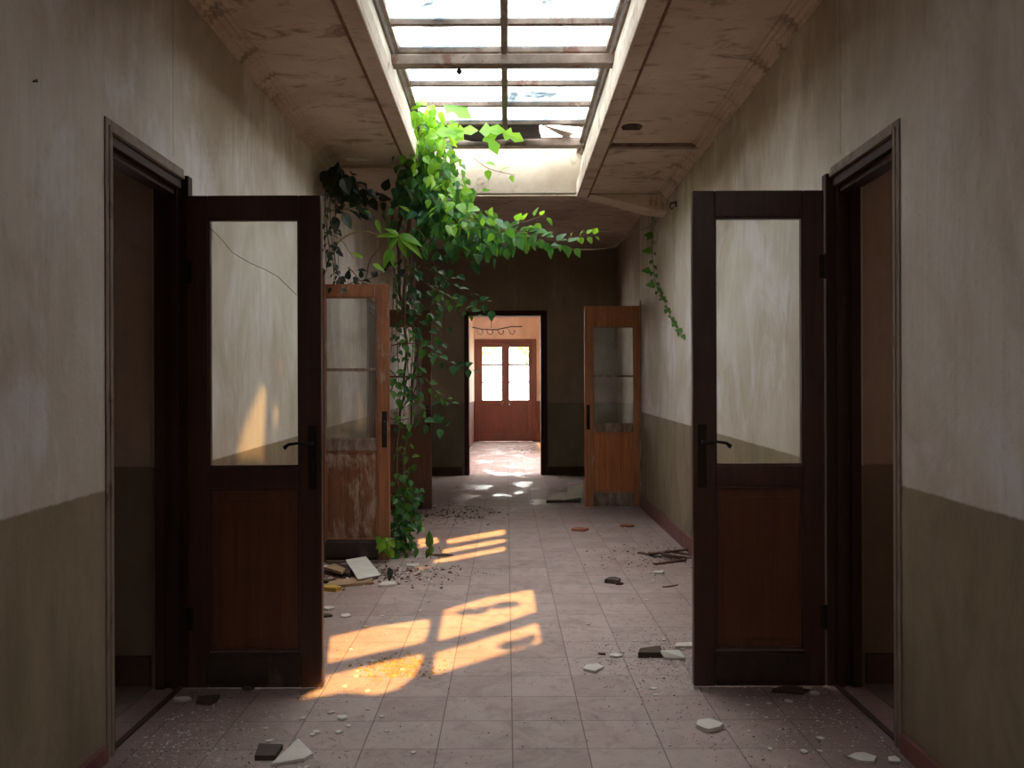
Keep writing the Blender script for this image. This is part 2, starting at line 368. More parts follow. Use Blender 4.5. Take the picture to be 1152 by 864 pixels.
# ---- ceiling with the skylight opening, plus added unseen holes shaped to throw the sun patches
SX0b, SX1b, SYa, SYb = -.735, .70, 4.20, 8.70       # shaft bottom
SX0t, SX1t = -.815, .775                             # shaft top
m = MB()
m.plate_holes([(XL, -4.4), (1.66, -4.4), (1.66, SYa), (XL, SYa)], [lift(h, ZC) for h in holesA+holesB+holesF], ZC, ZC+.05)
m.box(XL, SX0b, SYa, 8.95, ZC, ZC+.1).box(SX1b, 1.72, SYa, 8.95, ZC, ZC+.1).box(SX0b, SX1b, SYb+.09, 8.95, ZC, ZC+.1)
struct(m.build('ceiling', M['ceiling']), 'stained and flaking ceiling either side of the skylight')
m = MB().box(XL, XH+T, 8.95, YH+.2, 3.86, 4.0)
struct(m.build('ceiling_hall', M['ceiling']), 'dark higher ceiling of the hall beyond the skylight')
struct(MB().box(XL-.1, 1.75, 8.9, 8.97, ZC-.02, 4.0).build('wall_header', M['ceiling']))
# sagging wedge of plaster at the end of the ceiling on the right
m = MB().prism([Vector((.72, 8.72, ZC-.005)), Vector((1.62, 8.72, ZC-.005)), Vector((1.62, 8.72, ZC-.19)), Vector((1.42, 8.72, ZC-.165)), Vector((1.1, 8.72, ZC-.075)), Vector((.9, 8.72, ZC-.03))], (0, .3, 0))
struct(m.build('trim_1', M['ceiling'], bevel=.012), 'sagging plaster wedge at the end of the ceiling on the right')
# shaft sides (leaning outwards) and ends
def slab(a, b, c, d, off): return MB().prism([Vector(a), Vector(b), Vector(c), Vector(d)], off)
m = MB()
m.prism([Vector((SX0b, SYa, ZC-.02)), Vector((SX0b, SYb, ZC-.02)), Vector((SX0t, SYb, ZG+.06)), Vector((SX0t, SYa, ZG+.06))], (-.06, 0, 0))
m.prism([Vector((SX1b, SYa, ZC-.02)), Vector((SX1b, SYb, ZC-.02)), Vector((SX1t, SYb, ZG+.06)), Vector((SX1t, SYa, ZG+.06))], (.06, 0, 0))
m.prism([Vector((SX0b, SYb, ZC-.02)), Vector((SX1b, SYb, ZC-.02)), Vector((SX1t+.06, SYb, ZG+.06)), Vector((SX0t-.06, SYb, ZG+.06))], (0, .08, 0))
m.prism([Vector((SX0b, SYa, ZC-.02)), Vector((SX1b, SYa, ZC-.02)), Vector((SX1t+.06, SYa, ZG+.06)), Vector((SX0t-.06, SYa, ZG+.06))], (0, -.08, 0))
struct(m.build('wall_skylight_shaft', M['shaft']), 'cream painted sides of the skylight shaft')
# casing bands around the shaft on the ceiling
m = MB()
for sx, e in ((-1, SX0b), (1, SX1b)):
    m.box(*sorted((e, e+sx*.115)), SYa, 8.74, ZC-.035, ZC+.002)
    m.box(*sorted((e+sx*.0, e+sx*.02)), SYa, 8.74, ZC-.045, ZC-.03)
m.box(SX0b-.1, SX1b+.1, SYb, SYb+.13, ZC-.035, ZC+.002)
struct(m.build('trim_2', M['ceiling'], bevel=.006), 'dirty plaster casing around the skylight shaft')
M['rust'] = simple('rust_brown_bead', (.22, .12, .075), (.13, .07, .045), 12, .85, .4)
for k_, (e, sx) in enumerate(((SX0b, -1), (SX1b, 1))):
    struct(MB().box(*sorted((e+sx*.115, e+sx*.14)), SYa-.1, 8.83, ZC-.022, ZC+.002).build(f'trim_{25+k_}', M['rust'], bevel=.004), f'rust-brown bead on the ceiling {"left" if sx < 0 else "right"} of the skylight')
m = MB().box(SX1b+.14, 1.6, 6.98, 7.06, ZC-.03, ZC+.002).box(SX0b-.14, XL, 7.62, 7.72, ZC-.03, ZC+.002)
m.v = m.v
struct(MB().box(SX1b+.14, 1.6, 6.98, 7.06, ZC-.03, ZC+.002).build('trim_3', M['bar'], bevel=.005), 'rusty batten across the ceiling right of the skylight')
struct(MB().box(XL, SX0b-.14, 7.62, 7.72, ZC-.03, ZC+.002).build('trim_4', M['ceiling'], bevel=.005), 'batten across the ceiling left of the skylight')
def cornice(sign):
    m = MB()
    for i, (a, b) in enumerate(((.10, .012), (.075, .03), (.045, .05), (.02, .075))):
        x0, x1 = (XL, XL+a) if sign < 0 else (1.55-a, 1.56)
        m.box(x0, x1, 2.4, 8.9, ZC-b, ZC+.001)
    if sign > 0: m.map(rw)
    return m
struct(cornice(-1).build('trim_5', M['ceiling']), 'stepped cornice along the left wall'); struct(cornice(1).build('trim_6', M['ceiling']), 'stepped cornice along the right wall')
# skirting
m = MB(); y = -3.2
for a, b in OL+[(YH, YH)]:
    h = .065 if y < 3 else .14
    m.box(XL, XL+.022, y, a-.07, 0, h); y = b+.07
struct(m.build('baseboard_left', M['base'], bevel=.004))
m = MB().box(1.528, 1.551, -3.2, 3.39, 0, .075).box(1.528, 1.551, 4.25, YE-.03, 0, .145).map(rw)
struct(m.build('baseboard_right', M['base'], bevel=.004), 'maroon skirting along the right wall')
m = MB().box(XL, DX0-.1, YH-.02, YH+.01, 0, .14).box(DX1+.1, XH, YH-.02, YH+.01, 0, .14)
struct(m.build('baseboard_far', M['base_dark']))
# door frames (linings + casings)
def door_frame(side, a, b, near=True, dark='frame_wood'):
    s = -1 if side == 'L' else 1
    X = XL if s < 0 else 1.55
    def bx(m, d0, d1, y0, y1, z0, z1):   # d measured into the wall
        x0, x1 = sorted((X+s*d0, X+s*d1)); m.box(x0, x1, y0, y1, z0, z1)
    lin = MB()
    bx(lin, -.028, .13, b-.005, b+.05, 0, OH+.02)     # far post, faces the camera
    bx(lin, .02, .05, b-.03, b-.004, 0, OH-.04)
    bx(lin, .085, .13, b-.03, b-.004, 0, OH-.04)
    bx(lin, .004, .15, a-.001, b-.005, OH-.045, OH+.02)  # head
    bx(lin, .03, .075, a, b-.03, OH-.075, OH-.04)
    bx(lin, .0, .15, a-.001, a+.035, 0, OH-.045)
    cas = MB()
    for k, (w, t_) in enumerate(((.048, .007), (.022, .012))):
        bx(cas, -t_, .002, a-w, a+.004, 0, OH+w)
        bx(cas, -t_, .002, a+.004, b-.004, OH, OH+w)
    if s > 0: lin.map(rw); cas.map(rw)
    return lin.build('frame', M[dark], bevel=.004), cas.build('casing', M['casing'], bevel=.004)
n_trim = 7
for side, ops in (('L', OL), ('R', OR)):
    for k, (a, b) in enumerate(ops):
        e = empty(f'trim_{n_trim}'); n_trim += 1
        nm = ['nearest', 'middle', 'farthest'][k] if side == 'L' else 'near'
        struct(e, f'dark wooden door frame of the {nm} doorway on the {"left" if side == "L" else "right"}')
        for o in door_frame(side, a, b, dark='frame_wood' if k == 0 else 'shade_wood'): o.parent = e
# thresholds
m = MB()
for a, b in OL: m.box(XL-.03, XL-.005, a+.04, b, 0, .008)
struct(m.build('trim_20', M['frame_wood'])); struct(MB().box(1.555, 1.58, 3.5, 4.16, 0, .008).map(rw).build('trim_21', M['frame_wood']))
# post at the corner where the far right door hangs
struct(MB().box(1.545, 1.70, YE-.03, YE+.03, 0, 2.55).box(1.53, 1.56, YE-.10, YE+.0, 0, 2.52).map(rw).build('trim_22', M['aged_rail'], bevel=.005), 'weathered post behind the far right door')
# side rooms behind the doorways
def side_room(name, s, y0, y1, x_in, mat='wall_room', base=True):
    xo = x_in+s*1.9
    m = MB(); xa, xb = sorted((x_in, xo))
    w0, w1 = sorted((x_in+s*1.0, x_in+s*1.6))  # unseen opening added so sky light brightens the side room
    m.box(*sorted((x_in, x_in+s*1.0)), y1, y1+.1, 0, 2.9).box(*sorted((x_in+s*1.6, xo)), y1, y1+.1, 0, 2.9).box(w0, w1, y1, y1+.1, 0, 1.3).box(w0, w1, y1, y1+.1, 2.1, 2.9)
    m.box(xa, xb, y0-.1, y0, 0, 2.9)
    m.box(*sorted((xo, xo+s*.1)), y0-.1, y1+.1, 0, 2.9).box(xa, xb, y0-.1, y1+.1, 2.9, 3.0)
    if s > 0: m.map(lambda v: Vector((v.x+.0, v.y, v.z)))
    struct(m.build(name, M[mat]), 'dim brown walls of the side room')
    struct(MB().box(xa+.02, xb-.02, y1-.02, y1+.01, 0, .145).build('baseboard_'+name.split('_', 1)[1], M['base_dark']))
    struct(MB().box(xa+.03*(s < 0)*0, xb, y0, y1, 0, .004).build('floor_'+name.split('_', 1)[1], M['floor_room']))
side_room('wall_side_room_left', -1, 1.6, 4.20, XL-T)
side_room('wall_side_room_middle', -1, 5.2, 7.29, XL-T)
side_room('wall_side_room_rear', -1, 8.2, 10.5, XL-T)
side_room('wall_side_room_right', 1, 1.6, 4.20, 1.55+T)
# far doorway lining
e = empty('trim_23'); struct(e, 'dark frame of the doorway to the bright far room')
m = MB().box(DX0-.06, DX0+.02, YH-.03, YH+.24, 0, DZ+.02).box(DX1-.02, DX1+.09, YH-.03, YH+.24, 0, DZ+.02).box(DX0-.06, DX1+.09, YH-.03, YH+.24, DZ-.03, DZ+.06)
m.build('frame', M['frame_wood'], e, bevel=.006)
# ---- far room
YF = 25.2
m = MB().box(-.80-.26, -.94, YH+.2, 15.5, 0, 3.7).box(-1.06, -.94, 18.6, YF, 0, 3.7).box(-1.06, -.94, 15.5, 18.6, 2.9, 3.7).box(-1.06, -.94, 15.5, 18.6, 0, 1.7)  # unseen openings here and opposite, added to let sky light in
struct(m.build('wall_far_room_left', M['wall_far']))
m = MB().box(1.75, 1.87, YH+.2, 15.6, 0, 3.7).box(1.75, 1.87, 19.6, YF, 0, 3.7).box(1.75, 1.87, 15.6, 19.6, 2.9, 3.7).box(1.75, 1.87, 15.6, 19.6, 0, 1.5)
struct(m.build('wall_far_room_right', M['wall_far']))
FX0, FX1, FZ = -.86, .80, 2.92
m = MB().box(-1.06, FX0, YF, YF+.2, 0, 3.7).box(FX1, 1.87, YF, YF+.2, 0, 3.7).box(FX0, FX1, YF, YF+.2, FZ, 3.7)
struct(m.build('wall_far_room_end', M['wall_far']), 'warm cream wall around the double doors at the end')
struct(MB().box(-1.06, 1.87, YH+.2, YF+.2, 3.7, 3.8).build('ceiling_far_room', M['wall_far']))
# double doors at the very end
def far_leaf(name, x0, x1, sgn, label):
    e = empty(name, (x0 if sgn > 0 else x1, YF+.02, 0)); struct(e, label)
    w = x1-x0; H = FZ-.07
    def L(x): return (x if sgn > 0 else x-w)
    m = MB(); st = .11
    m.box(L(0), L(st), 0, .05, .004, H).box(L(w-st), L(w), 0, .05, .004, H)
    m.box(L(st), L(w-st), 0, .05, H-.13, H).box(L(st), L(w-st), 0, .05, 1.06, 1.2).box(L(st), L(w-st), 0, .05, .004, .22)
    if sgn > 0: m.box(w-.02, w+.03, -.015, .0, .01, H)
    m.build('door_stiles', M['far_wood'], e, bevel=.004)
    MB().box(L(st), L(w-st), .015, .035, .22, 1.06).box(L(st+.05), L(w-st-.05), .003, .03, .29, .99).build('panel', M['far_wood'], e, bevel=.008)
    hz = (H-.13-1.2)/3
    MB().box(L(st), L(w-st), .01, .04, 1.2+hz-.026, 1.2+hz+.026).box(L(st), L(w-st), .01, .04, 1.2+2*hz-.026, 1.2+2*hz+.026).build('glazing_bar', M['far_wood'], e)
    for k in range(3):
        MB().box(L(st), L(w-st), .022, .027, 1.2+k*hz+.012*(k > 0), 1.2+(k+1)*hz-.012*(k < 2)).build('glass_pane', M['glass'], e)
    hx = L(w-.05) if sgn > 0 else L(.05)
    h = MB().tube([(hx, -.01, 1.12), (hx, -.05, 1.12), (hx-sgn*.11, -.055, 1.12)], .012).build('handle', M['brass'], e)
xm = (FX0+FX1)/2
far_leaf('door_5', FX0+.055, xm-.001, 1, 'left leaf of the glazed double doors at the far end')
far_leaf('door_6', xm+.001, FX1-.055, -1, 'right leaf of the glazed double doors at the far end')
e = empty('trim_24'); struct(e, 'mahogany frame around the far double doors')
MB().box(FX0-.06, FX0+.065, YF-.03, YF+.1, 0, FZ+.03).box(FX1-.065, FX1+.06, YF-.03, YF+.1, 0, FZ+.03).box(FX0+.065, FX1-.065, YF-.03, YF+.1, FZ-.085, FZ+.03).build('frame', M['far_wood'], e, bevel=.008)

# ------------------------------------------------------------------ corridor doors
def leaf_door(name, hx, y, sgn, w, H, style, label, ms, rz=0, glassm='glass', two_panes=False, handle=True):
    """sgn: direction from the hinge; local x runs from hinge to free edge; front faces -Y (the camera)"""
    e = empty(name, (hx, y, 0), rz); struct(e, label)
    L = lambda a, b: tuple(sorted((sgn*a, sgn*b)))
    g0, g1 = (1.055, 2.225) if style == 'near' else (1.02, 2.20)
    s1, s2 = .098, .105; D = .044; zb = .014
    stile, panel, rail, kick = ms
    MB().box(*L(0, s1), 0, D, zb, H).box(*L(w-s2, w), 0, D, zb, H).box(*L(s1, w-s2), 0, D, g1, H).build('door_frame_stiles', stile, e, bevel=.005)
    MB().box(*L(s1, w-s2), .001, D-.001, g0-.10, g0).build('lock_rail', rail, e, bevel=.006)
    pz0, pz1 = .185, g0-.10
    m = MB().box(*L(s1, w-s2), .014, .030, pz0, pz1)
    if style == 'near': m.box(*L(s1+.045, w-s2-.045), .005, .03, pz0+.05, pz1-.05)
    else:
        n = 3; a0, a1 = s1+.025, w-s2-.025; dw = (a1-a0)/n
        for k in range(n): m.box(*L(a0+k*dw+.002, a0+(k+1)*dw-.002), .007, .03, pz0+.02, pz1-.03)
    m.build('lower_panel', panel, e, bevel=.004)
    # panel moulding
    mo = MB()
    mo.box(*L(s1, s1+.014), .004, .03, pz0, pz1).box(*L(w-s2-.014, w-s2), .004, .03, pz0, pz1).box(*L(s1, w-s2), .004, .03, pz1-.014, pz1).box(*L(s1, w-s2), .004, .03, pz0, pz0+.014)
    mo.build('panel_moulding', stile, e, bevel=.003)
    MB().box(*L(s1, w-s2), .0005, D-.001, zb, pz0-.008).box(*L(s1-.01, w-s2+.01), -.008, .01, zb+.02, pz0-.02).build('kick_board', kick, e, bevel=.006)
    # glazing beads
    gb = MB()
    gb.box(*L(s1, s1+.008), .006, .036, g0, g1).box(*L(w-s2-.008, w-s2), .006, .036, g0, g1).box(*L(s1, w-s2), .006, .036, g0, g0+.008).box(*L(s1, w-s2), .006, .036, g1-.008, g1)
    gb.build('glazing_bead', stile if style == 'near' else rail, e)
    if two_panes:
        zm = g0+(g1-g0)*.49
        MB().box(*L(s1, w-s2), .006, .038, zm-.012, zm+.012).build('glazing_bar', rail, e, bevel=.003)
        MB().box(*L(s1+.004, w-s2-.004), .019, .023, g0+.004, zm-.012).build('glass_pane', M[glassm], e)
        MB().box(*L(s1+.004, w-s2-.004), .019, .023, zm+.012, g1-.004).build('glass_pane', M[glassm], e)
    else:
        gl = MB().box(*L(s1+.004, w-s2-.004), .019, .023, g0+.004, g1-.004).build('glass_pane', M[glassm], e)
    if handle:
        px = w-.042
        pl = MB().box(*L(px-.021, px+.021), -.004, .002, 1.02-.07, 1.25).build('lock_plate', M['iron'], e, bevel=.002)
        hz = 1.165
        if style != 'near':
            MB().tube([(sgn*px, -.002, hz), (sgn*px, -.045, hz), (sgn*(px+.004), -.05, hz-.03), (sgn*(px+.004), -.05, hz-.085)], [.009, .009, .009, .007], 8).build('lever_handle', M['iron'], e, smooth=True)
        else: MB().tube([(sgn*px, -.002, hz), (sgn*px, -.05, hz), (sgn*(px-.02), -.055, hz+.001), (sgn*(px-.06), -.056, hz+.004), (sgn*(px-.10), -.054, hz-.002), (sgn*(px-.118), -.052, hz-.016), (sgn*(px-.112), -.052, hz-.024)],
                  [.008, .008, .008, .0065, .008, .011, .008], 8).build('lever_handle', M['iron'], e, smooth=True)
        MB().box(*L(px-.008, px+.008), -.007, 0, hz-.13, hz-.10).tube([(sgn*px, .0, hz-.09), (sgn*px, -.008, hz-.09)], .008, 8).build('keyhole', M['iron'], e)
    for z in (.34, H-.36):
        MB().tube([(-sgn*.006, -.006, z-.06), (-sgn*.006, -.006, z+.06)], .007, 8).box(*L(-.004, .025), -.003, .001, z-.055, z+.055).build('hinge', M['iron'], e)
    return e
near = (M['dark_wood'], M['dark_panel'], M['dark_wood'], M['kick'])
aged = (M['aged_wood'], M['aged_panel'], M['aged_rail'], M['kick'])
M['aged_stile_lit'] = wood('sunlit_orange_wood', (.52, .21, .085), (.28, .10, .04), .5, (.44, .38, .33), .7, .60, .67, .4, .3)  # brighter copy of the aged wood, lit look put into its colour
aged_lit = (M['aged_stile_lit'], M['aged_panel_lit'], M['aged_rail'], M['aged_rail'])
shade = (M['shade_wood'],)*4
d1 = leaf_door('door_1', -1.505, 4.12, 1, .632, 2.335, 'near', 'dark varnished door with cracked glass open on the left', near)
d2 = leaf_door('door_2', 1.498, 4.12, -1, .62, 2.35, 'near', 'dark varnished glazed door standing open on the right', near)
d3 = leaf_door('door_3', -1.605, 7.27, 1, .63, 2.31, 'aged', 'flaking orange-brown glazed door beside the vine', aged, glassm='dirty_glass', two_panes=True)
d4 = leaf_door('door_4', 1.645, YE-.09, -1, .695, 2.455, 'aged', 'orange-brown glazed door open before the far wall', aged_lit, glassm='dirty_glass', two_panes=True)
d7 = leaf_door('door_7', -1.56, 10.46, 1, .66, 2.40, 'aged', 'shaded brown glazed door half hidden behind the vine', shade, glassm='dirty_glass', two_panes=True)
# crack across the pane of the left door
ck = [(236, 254), (250, 268), (262, 283), (280, 294), (300, 303), (314, 311), (324, 321), (334, 331)]
pts = [at(px, py, 4.139) for px, py in ck]
o = MB().tube([p-Vector((-1.505, 4.12, 0)) for p in pts], .0014, 4).build('glass_crack', M['iron'], d1)
# ------------------------------------------------------------------ skylight
w = empty('window_1', (0, 0, 0)); struct(w, 'large dirty skylight with wooden bars over the corridor')
Ys = [4.82, 5.24, 5.66, 6.12, 6.78, 7.27, 7.76]
m = MB()
for x0, x1 in ((SX0t-.01, SX0t+.035), (SX1t-.035, SX1t+.01)): m.box(x0, x1, SYa, SYb, ZG-.035, ZG+.05)
for x0, x1 in ((SX0t+.045, SX0t+.075), (SX1t-.075, SX1t-.045)): m.box(x0, x1, SYa, SYb, ZG-.015, ZG+.05)
m.build('side_rail', M['bar'], w, bevel=.004)
xin0, xin1 = SX0t+.075, SX1t-.075
MB().box(-.032, .016, SYa, 8.05, ZG-.05, ZG+.03).build('centre_bar', M['bar'], w, bevel=.005)
for yb in Ys:
    MB().box(xin0, -.032, yb-.02, yb+.02, ZG-.022, ZG+.022).box(.016, xin1, yb-.02, yb+.02, ZG-.022, ZG+.022).build('glazing_bar', M['bar'], w, bevel=.004)
MB().box(SX0t+.02, SX1t-.02, 8.33, 8.45, ZG-.045, ZG+.04).build('sill_rail', M['bar'], w, bevel=.006)
edges = [SYa]+Ys+[8.3]
random.seed(5)
for i in range(len(edges)-1):
    for k, (x0, x1) in enumerate(((xin0, -.03), (.016, xin1))):
        if i == len(edges)-2: continue                     # last row is broken out
        MB().box(x0, x1, edges[i]+.01, edges[i+1]-.01, ZG+.008, ZG+.014).build('glass_pane', M['sky_glass'], w)
# the heavy beam crossing the shaft under the glass
tag(MB().box(SX0b-.055, SX1b+.055, 6.05, 6.15, ZG-.125, ZG-.052).build('tie_beam', M['bar'], bevel=.008), 'pale paint-flaked beam crossing the middle of the skylight', 'beam')
# debris lying on the broken end of the skylight
def board(name, mat, pts, th, label, cat, group=None):
    """pts: four world corners"""
    a = [Vector(p) for p in pts]; nrm = (a[1]-a[0]).cross(a[2]-a[0]).normalized()
    return tag(MB().prism(a, nrm*th).build(name, M[mat], bevel=min(.004, th*.3)), label, cat, group)
random.seed(21)
def crumple(x0, x1, y0, y1, z, amp, n=9, seed=0, th=.01):
    m = MB(); 
    for i in range(n+1):
        for j in range(n+1):
            x = x0+(x1-x0)*i/n; y = y0+(y1-y0)*j/n
            h = mnoise.noise(Vector((x*3.3+seed, y*3.3, seed)))*amp
            m.v.append((x+mnoise.noise(Vector((y*4, seed, x)))*.03, y+mnoise.noise(Vector((x*4, y, seed+4)))*.03, z+h))
    for i in range(n):
        for j in range(n):
            a = i*(n+1)+j; m.f.append((a, a+1, a+n+2, a+n+1))
    return m
o = crumple(SX0t+.08, .32, 7.84, 8.31, ZG+.0, .03, 12, 3).build('roofing_felt', M['tarp'], smooth=True, fix=False)
md = o.modifiers.new('s', 'SOLIDIFY'); md.thickness = .012
tag(o, 'crumpled black roofing felt over the broken far end of the skylight', 'roofing felt')
board('broken_plank', 'bar', [(-.5, 7.96, ZG+.05), (.33, 7.92, ZG+.05), (.33, 8.03, ZG+.055), (-.5, 8.07, ZG+.055)], .025, 'broken grey plank lying on the black felt on the skylight', 'plank')
board('loose_sheet', 'flake', [(.35, 8.0, ZG+.045), (.64, 8.26, ZG+.045), (.60, 8.5, ZG+.06), (.34, 8.40, ZG+.17)], .012, 'pale folded sheet at the far right corner of the skylight', 'sheet')
board('loose_sheet', 'card', [(.34, 7.82, ZG+.03), (.72, 7.78, ZG+.03), (.71, 8.04, ZG+.035), (.35, 7.98, ZG+.05)], .012, 'tan board lying on the glass at the right end of the skylight', 'board')
board('rotten_batten', 'slat', [(-.35, 8.27, ZG+.045), (.32, 8.20, ZG+.05), (.32, 8.26, ZG+.055), (-.35, 8.33, ZG+.05)], .02, 'thin rotten batten along the broken end of the skylight', 'batten')
# unseen roof deck, its holes cut along the sun rays to shape the patches
ZR = 3.88
m = MB()
hs = [grow(lift(h, ZR), 1.25 if k >= 4 else 1.02) for k, h in enumerate(holesA+holesF)]+[lift(h, ZR) for h in holesB]
m.plate_holes([(-2.1, -4.7), (2.1, -4.7), (2.1, 4.14), (-2.1, 4.14)], hs, ZR, ZR+.015)
deck = m.build('ceiling_roof_sun_mask', M['roof']); struct(deck)
# unseen leaves added over the roof holes to cast leaf shadows below
m = MB()
for px, py, l in [(520, 688, .20), (535, 687, .22), (560, 681, .24), (572, 680, .2), (548, 683, .12), (568, 726, .22), (585, 722, .22), (594, 717, .14)]:
    x_, y_ = up(fp(px, py), ZR+.03)
    m.leaf((x_, y_-l*.5, ZR+.03), (.2, 1, 0), (0, 0, 1), l*1.1, l*.55, False, .1, 0)
for L_ in ([(500, 690), (548, 684), (590, 678)], [(555, 729), (600, 715)]):
    m.tube([(*up(fp(*q_), ZR+.03), ZR+.03) for q_ in L_], .006, 4)
m.build('shadow_leaves', M['leaf_dark'], deck, fix=False)
struct(MB().box(-3.2, 3.2, 3.27, 3.385, ZR+.01, 6.9).build('wall_sun_block', M['roof']))  # unseen wall added on the roof to keep the sun off the skylight
m = MB().box(-2.1, SX0t-.06, 4.14, 9.0, ZR, ZR+.015).box(SX1t+.06, 2.1, 4.14, 9.0, ZR, ZR+.015).box(-2.1, 2.1, SYb+.08, 9.0, ZR, ZR+.015)
struct(m.build('ceiling_roof_side', M['roof']))

# ------------------------------------------------------------------ ceiling and wall fittings
v = empty('ceiling_vent', (1.08, 7.55-.35, ZC))
tag(v, 'small round black louvred vent in the ceiling right of the skylight', 'vent')
vx, vy = (712-VX)*(F*(ZC-EYE)/(VY-143))/F, F*(ZC-EYE)/(VY-143)
v.location = (vx, vy, ZC)
MB().tube([(0, 0, -.004), (0, 0, .002)], [.078, .078], 20).build('backing', M['tarp'], v)
for k in range(3):
    yy = -.035+k*.035; hw = math.sqrt(max(.001, .075**2-yy*yy))
    MB().box(-hw, hw, yy-.003, yy+.003, -.016, -.004).build('louvre', M['casing'], v)
q = F*(ZC-EYE)/(VY-177); x_ = (402-VX)*q/F
e = empty('ceiling_fitting', (x_, q, ZC)); tag(e, 'small white remnant of a fitting on the left ceiling above the vine', 'fitting')
MB().box(-.09, .09, -.03, .03, -.02, 0).build('plate', M['white'], e, bevel=.01); MB().tube([(.0, 0, -.018), (.0, 0, -.03)], .025, 10).build('boss', M['white'], e)
p = at(759, 231, 8.25)
e = empty('wall_hook', (xr(8.25), 8.25, p.z)); tag(e, 'rusty black hook high on the right wall', 'hook')
MB().box(-.012, .002, -.02, .02, -.02, .03).build('plate', M['iron'], e); MB().tube([(-.01, 0, .02), (-.05, 0, .015), (-.06, 0, -.02), (-.045, 0, -.04), (-.03, 0, -.025)], .007).build('prong', M['iron'], e)
p = at(519, 79, 6.24)
o = MB().tube([(p.x, 6.10, ZG-.115), (p.x, 6.10, ZG-.135)], .004, 6).tube([(p.x, 6.10, ZG-.135), (p.x, 6.10, ZG-.15), (p.x, 6.10, ZG-.165), (p.x, 6.10, ZG-.178)], [.006, .02, .018, .006], 10).build('lamp_stub', M['iron'], smooth=True)
tag(o, 'tiny dark bulb holder under the skylight beam', 'bulb holder')
# nail in near left wall
o = MB().tube([(XL, 2.85, 2.42), (XL+.012, 2.85, 2.422)], .003, 6).tube([(XL+.012, 2.85, 2.422), (XL+.014, 2.85, 2.422)], .006, 8).build('nail', M['iron'])
tag(o, 'rusty nail in the upper left wall near the front', 'nail')
# broken chandelier in the far room
p0 = at(553, 368, 17.5)
e = empty('chandelier', (p0.x, 17.5, 0)); tag(e, 'skeleton of a rusty iron chandelier hanging in the bright far room', 'chandelier')
zc = p0.z-.02
MB().tube([(0, 0, 3.7), (0, 0, zc)], .008).build('chain', M['iron'], e)
MB().tube([(-.38, 0, zc+.02), (-.2, 0, zc-.02), (.1, .02, zc-.03), (.40, 0, zc+.03), (.62, 0, zc+.03)], .012).build('crossbar', M['iron'], e)
for a in (-.30, -.10, .12, .34):
    MB().tube([(a, 0, zc-.02), (a+.03, 0, zc-.10), (a+.08, .03, zc-.13), (a+.13, .02, zc-.09), (a+.12, 0, zc-.04)], [.01, .01, .009, .012, .016]).build('arm', M['iron'], e, smooth=True)

# ------------------------------------------------------------------ plants
def rv(): return Vector((random.gauss(0, 1), random.gauss(0, 1), random.gauss(0, 1))).normalized()
def spline(pts, n=8):
    P = [Vector(p) for p in pts]; P = [P[0]*2-P[1]]+P+[P[-1]*2-P[-2]]; out = []
    for i in range(1, len(P)-2):
        for k in range(n):
            t_ = k/n; a, b, c, d = P[i-1], P[i], P[i+1], P[i+2]
            out.append(.5*((2*b)+(c-a)*t_+(2*a-5*b+4*c-d)*t_*t_+(3*b-a-3*c+d)*t_**3))
    out.append(P[-2]); return out
def strand(stem, fol, pts, r0=.006, r1=.002, spacing=.06, L=.07, spread=.03, wild=.5, both=True, up_=.25, lobed=False, skip=0.0, wr=.75):
    path = spline(pts, 7); n = len(path)
    stem.tube(path, [r0+(r1-r0)*i/(n-1) for i in range(n)], 5)
    acc = 0; side = 1
    for i in range(1, n):
        seg = path[i]-path[i-1]; acc += seg.length
        while acc > spacing:
            acc -= spacing*random.uniform(.75, 1.25); side = -side
            if random.random() < skip: continue
            d = seg.normalized(); out = d.cross(Vector((0, -1, 0)))*side
            if out.length < .1: out = rv()
            dirn = (out*.7+d*.5+rv()*wild*.6+Vector((0, -.25, -.25)))
            nrm = Vector((0, -.55, .8))+rv()*wild
            p = path[i]+rv()*spread*random.random()
            l = L*random.uniform(.7, 1.25)
            q = p+dirn.normalized()*l*.3
            stem.tube([path[i], q], .0014, 3)
            fol.leaf(q, dirn, nrm, l, l*wr, lobed)
def PX(L): return [at(*q) for q in L]
def blob(fol, stem, pts, rads, n, L, wild=.8, ry=.3, dens=None):
    P = PX(pts)
    for _ in range(n):
        t_ = random.random()*(len(P)-1); i = min(int(t_), len(P)-2); f = t_-i
        c = P[i].lerp(P[i+1], f); r = rads[i]*(1-f)+rads[i+1]*f
        u = rv()*r*(random.random()**.4)*random.uniform(.8, 1.25); u.y = random.uniform(-ry, ry)*.8
        p = c+u; l = L*random.uniform(.65, 1.3)
        d = Vector((u.x*1.2, -.15, -.55+u.z*.8))+rv()*wild*.6
        fol.leaf(p, d, Vector((0, -.6, .75))+rv()*wild*1.05, l, l*random.uniform(.62, .82))
        if random.random() < .35: stem.tube([c+(p-c)*.3+rv()*.02, p-d.normalized()*.0], .002, 3)
random.seed(3)
vine = empty('hanging_vine', (at(470, 150, 7.3).x, 7.5, 0)); VO = vine.location
tag(vine, 'big leafy green vine tumbling from the broken skylight to the floor', 'vine')
fy, fg, fc, fd, sw, ss = MB(), MB(), MB(), MB(), MB(), MB()
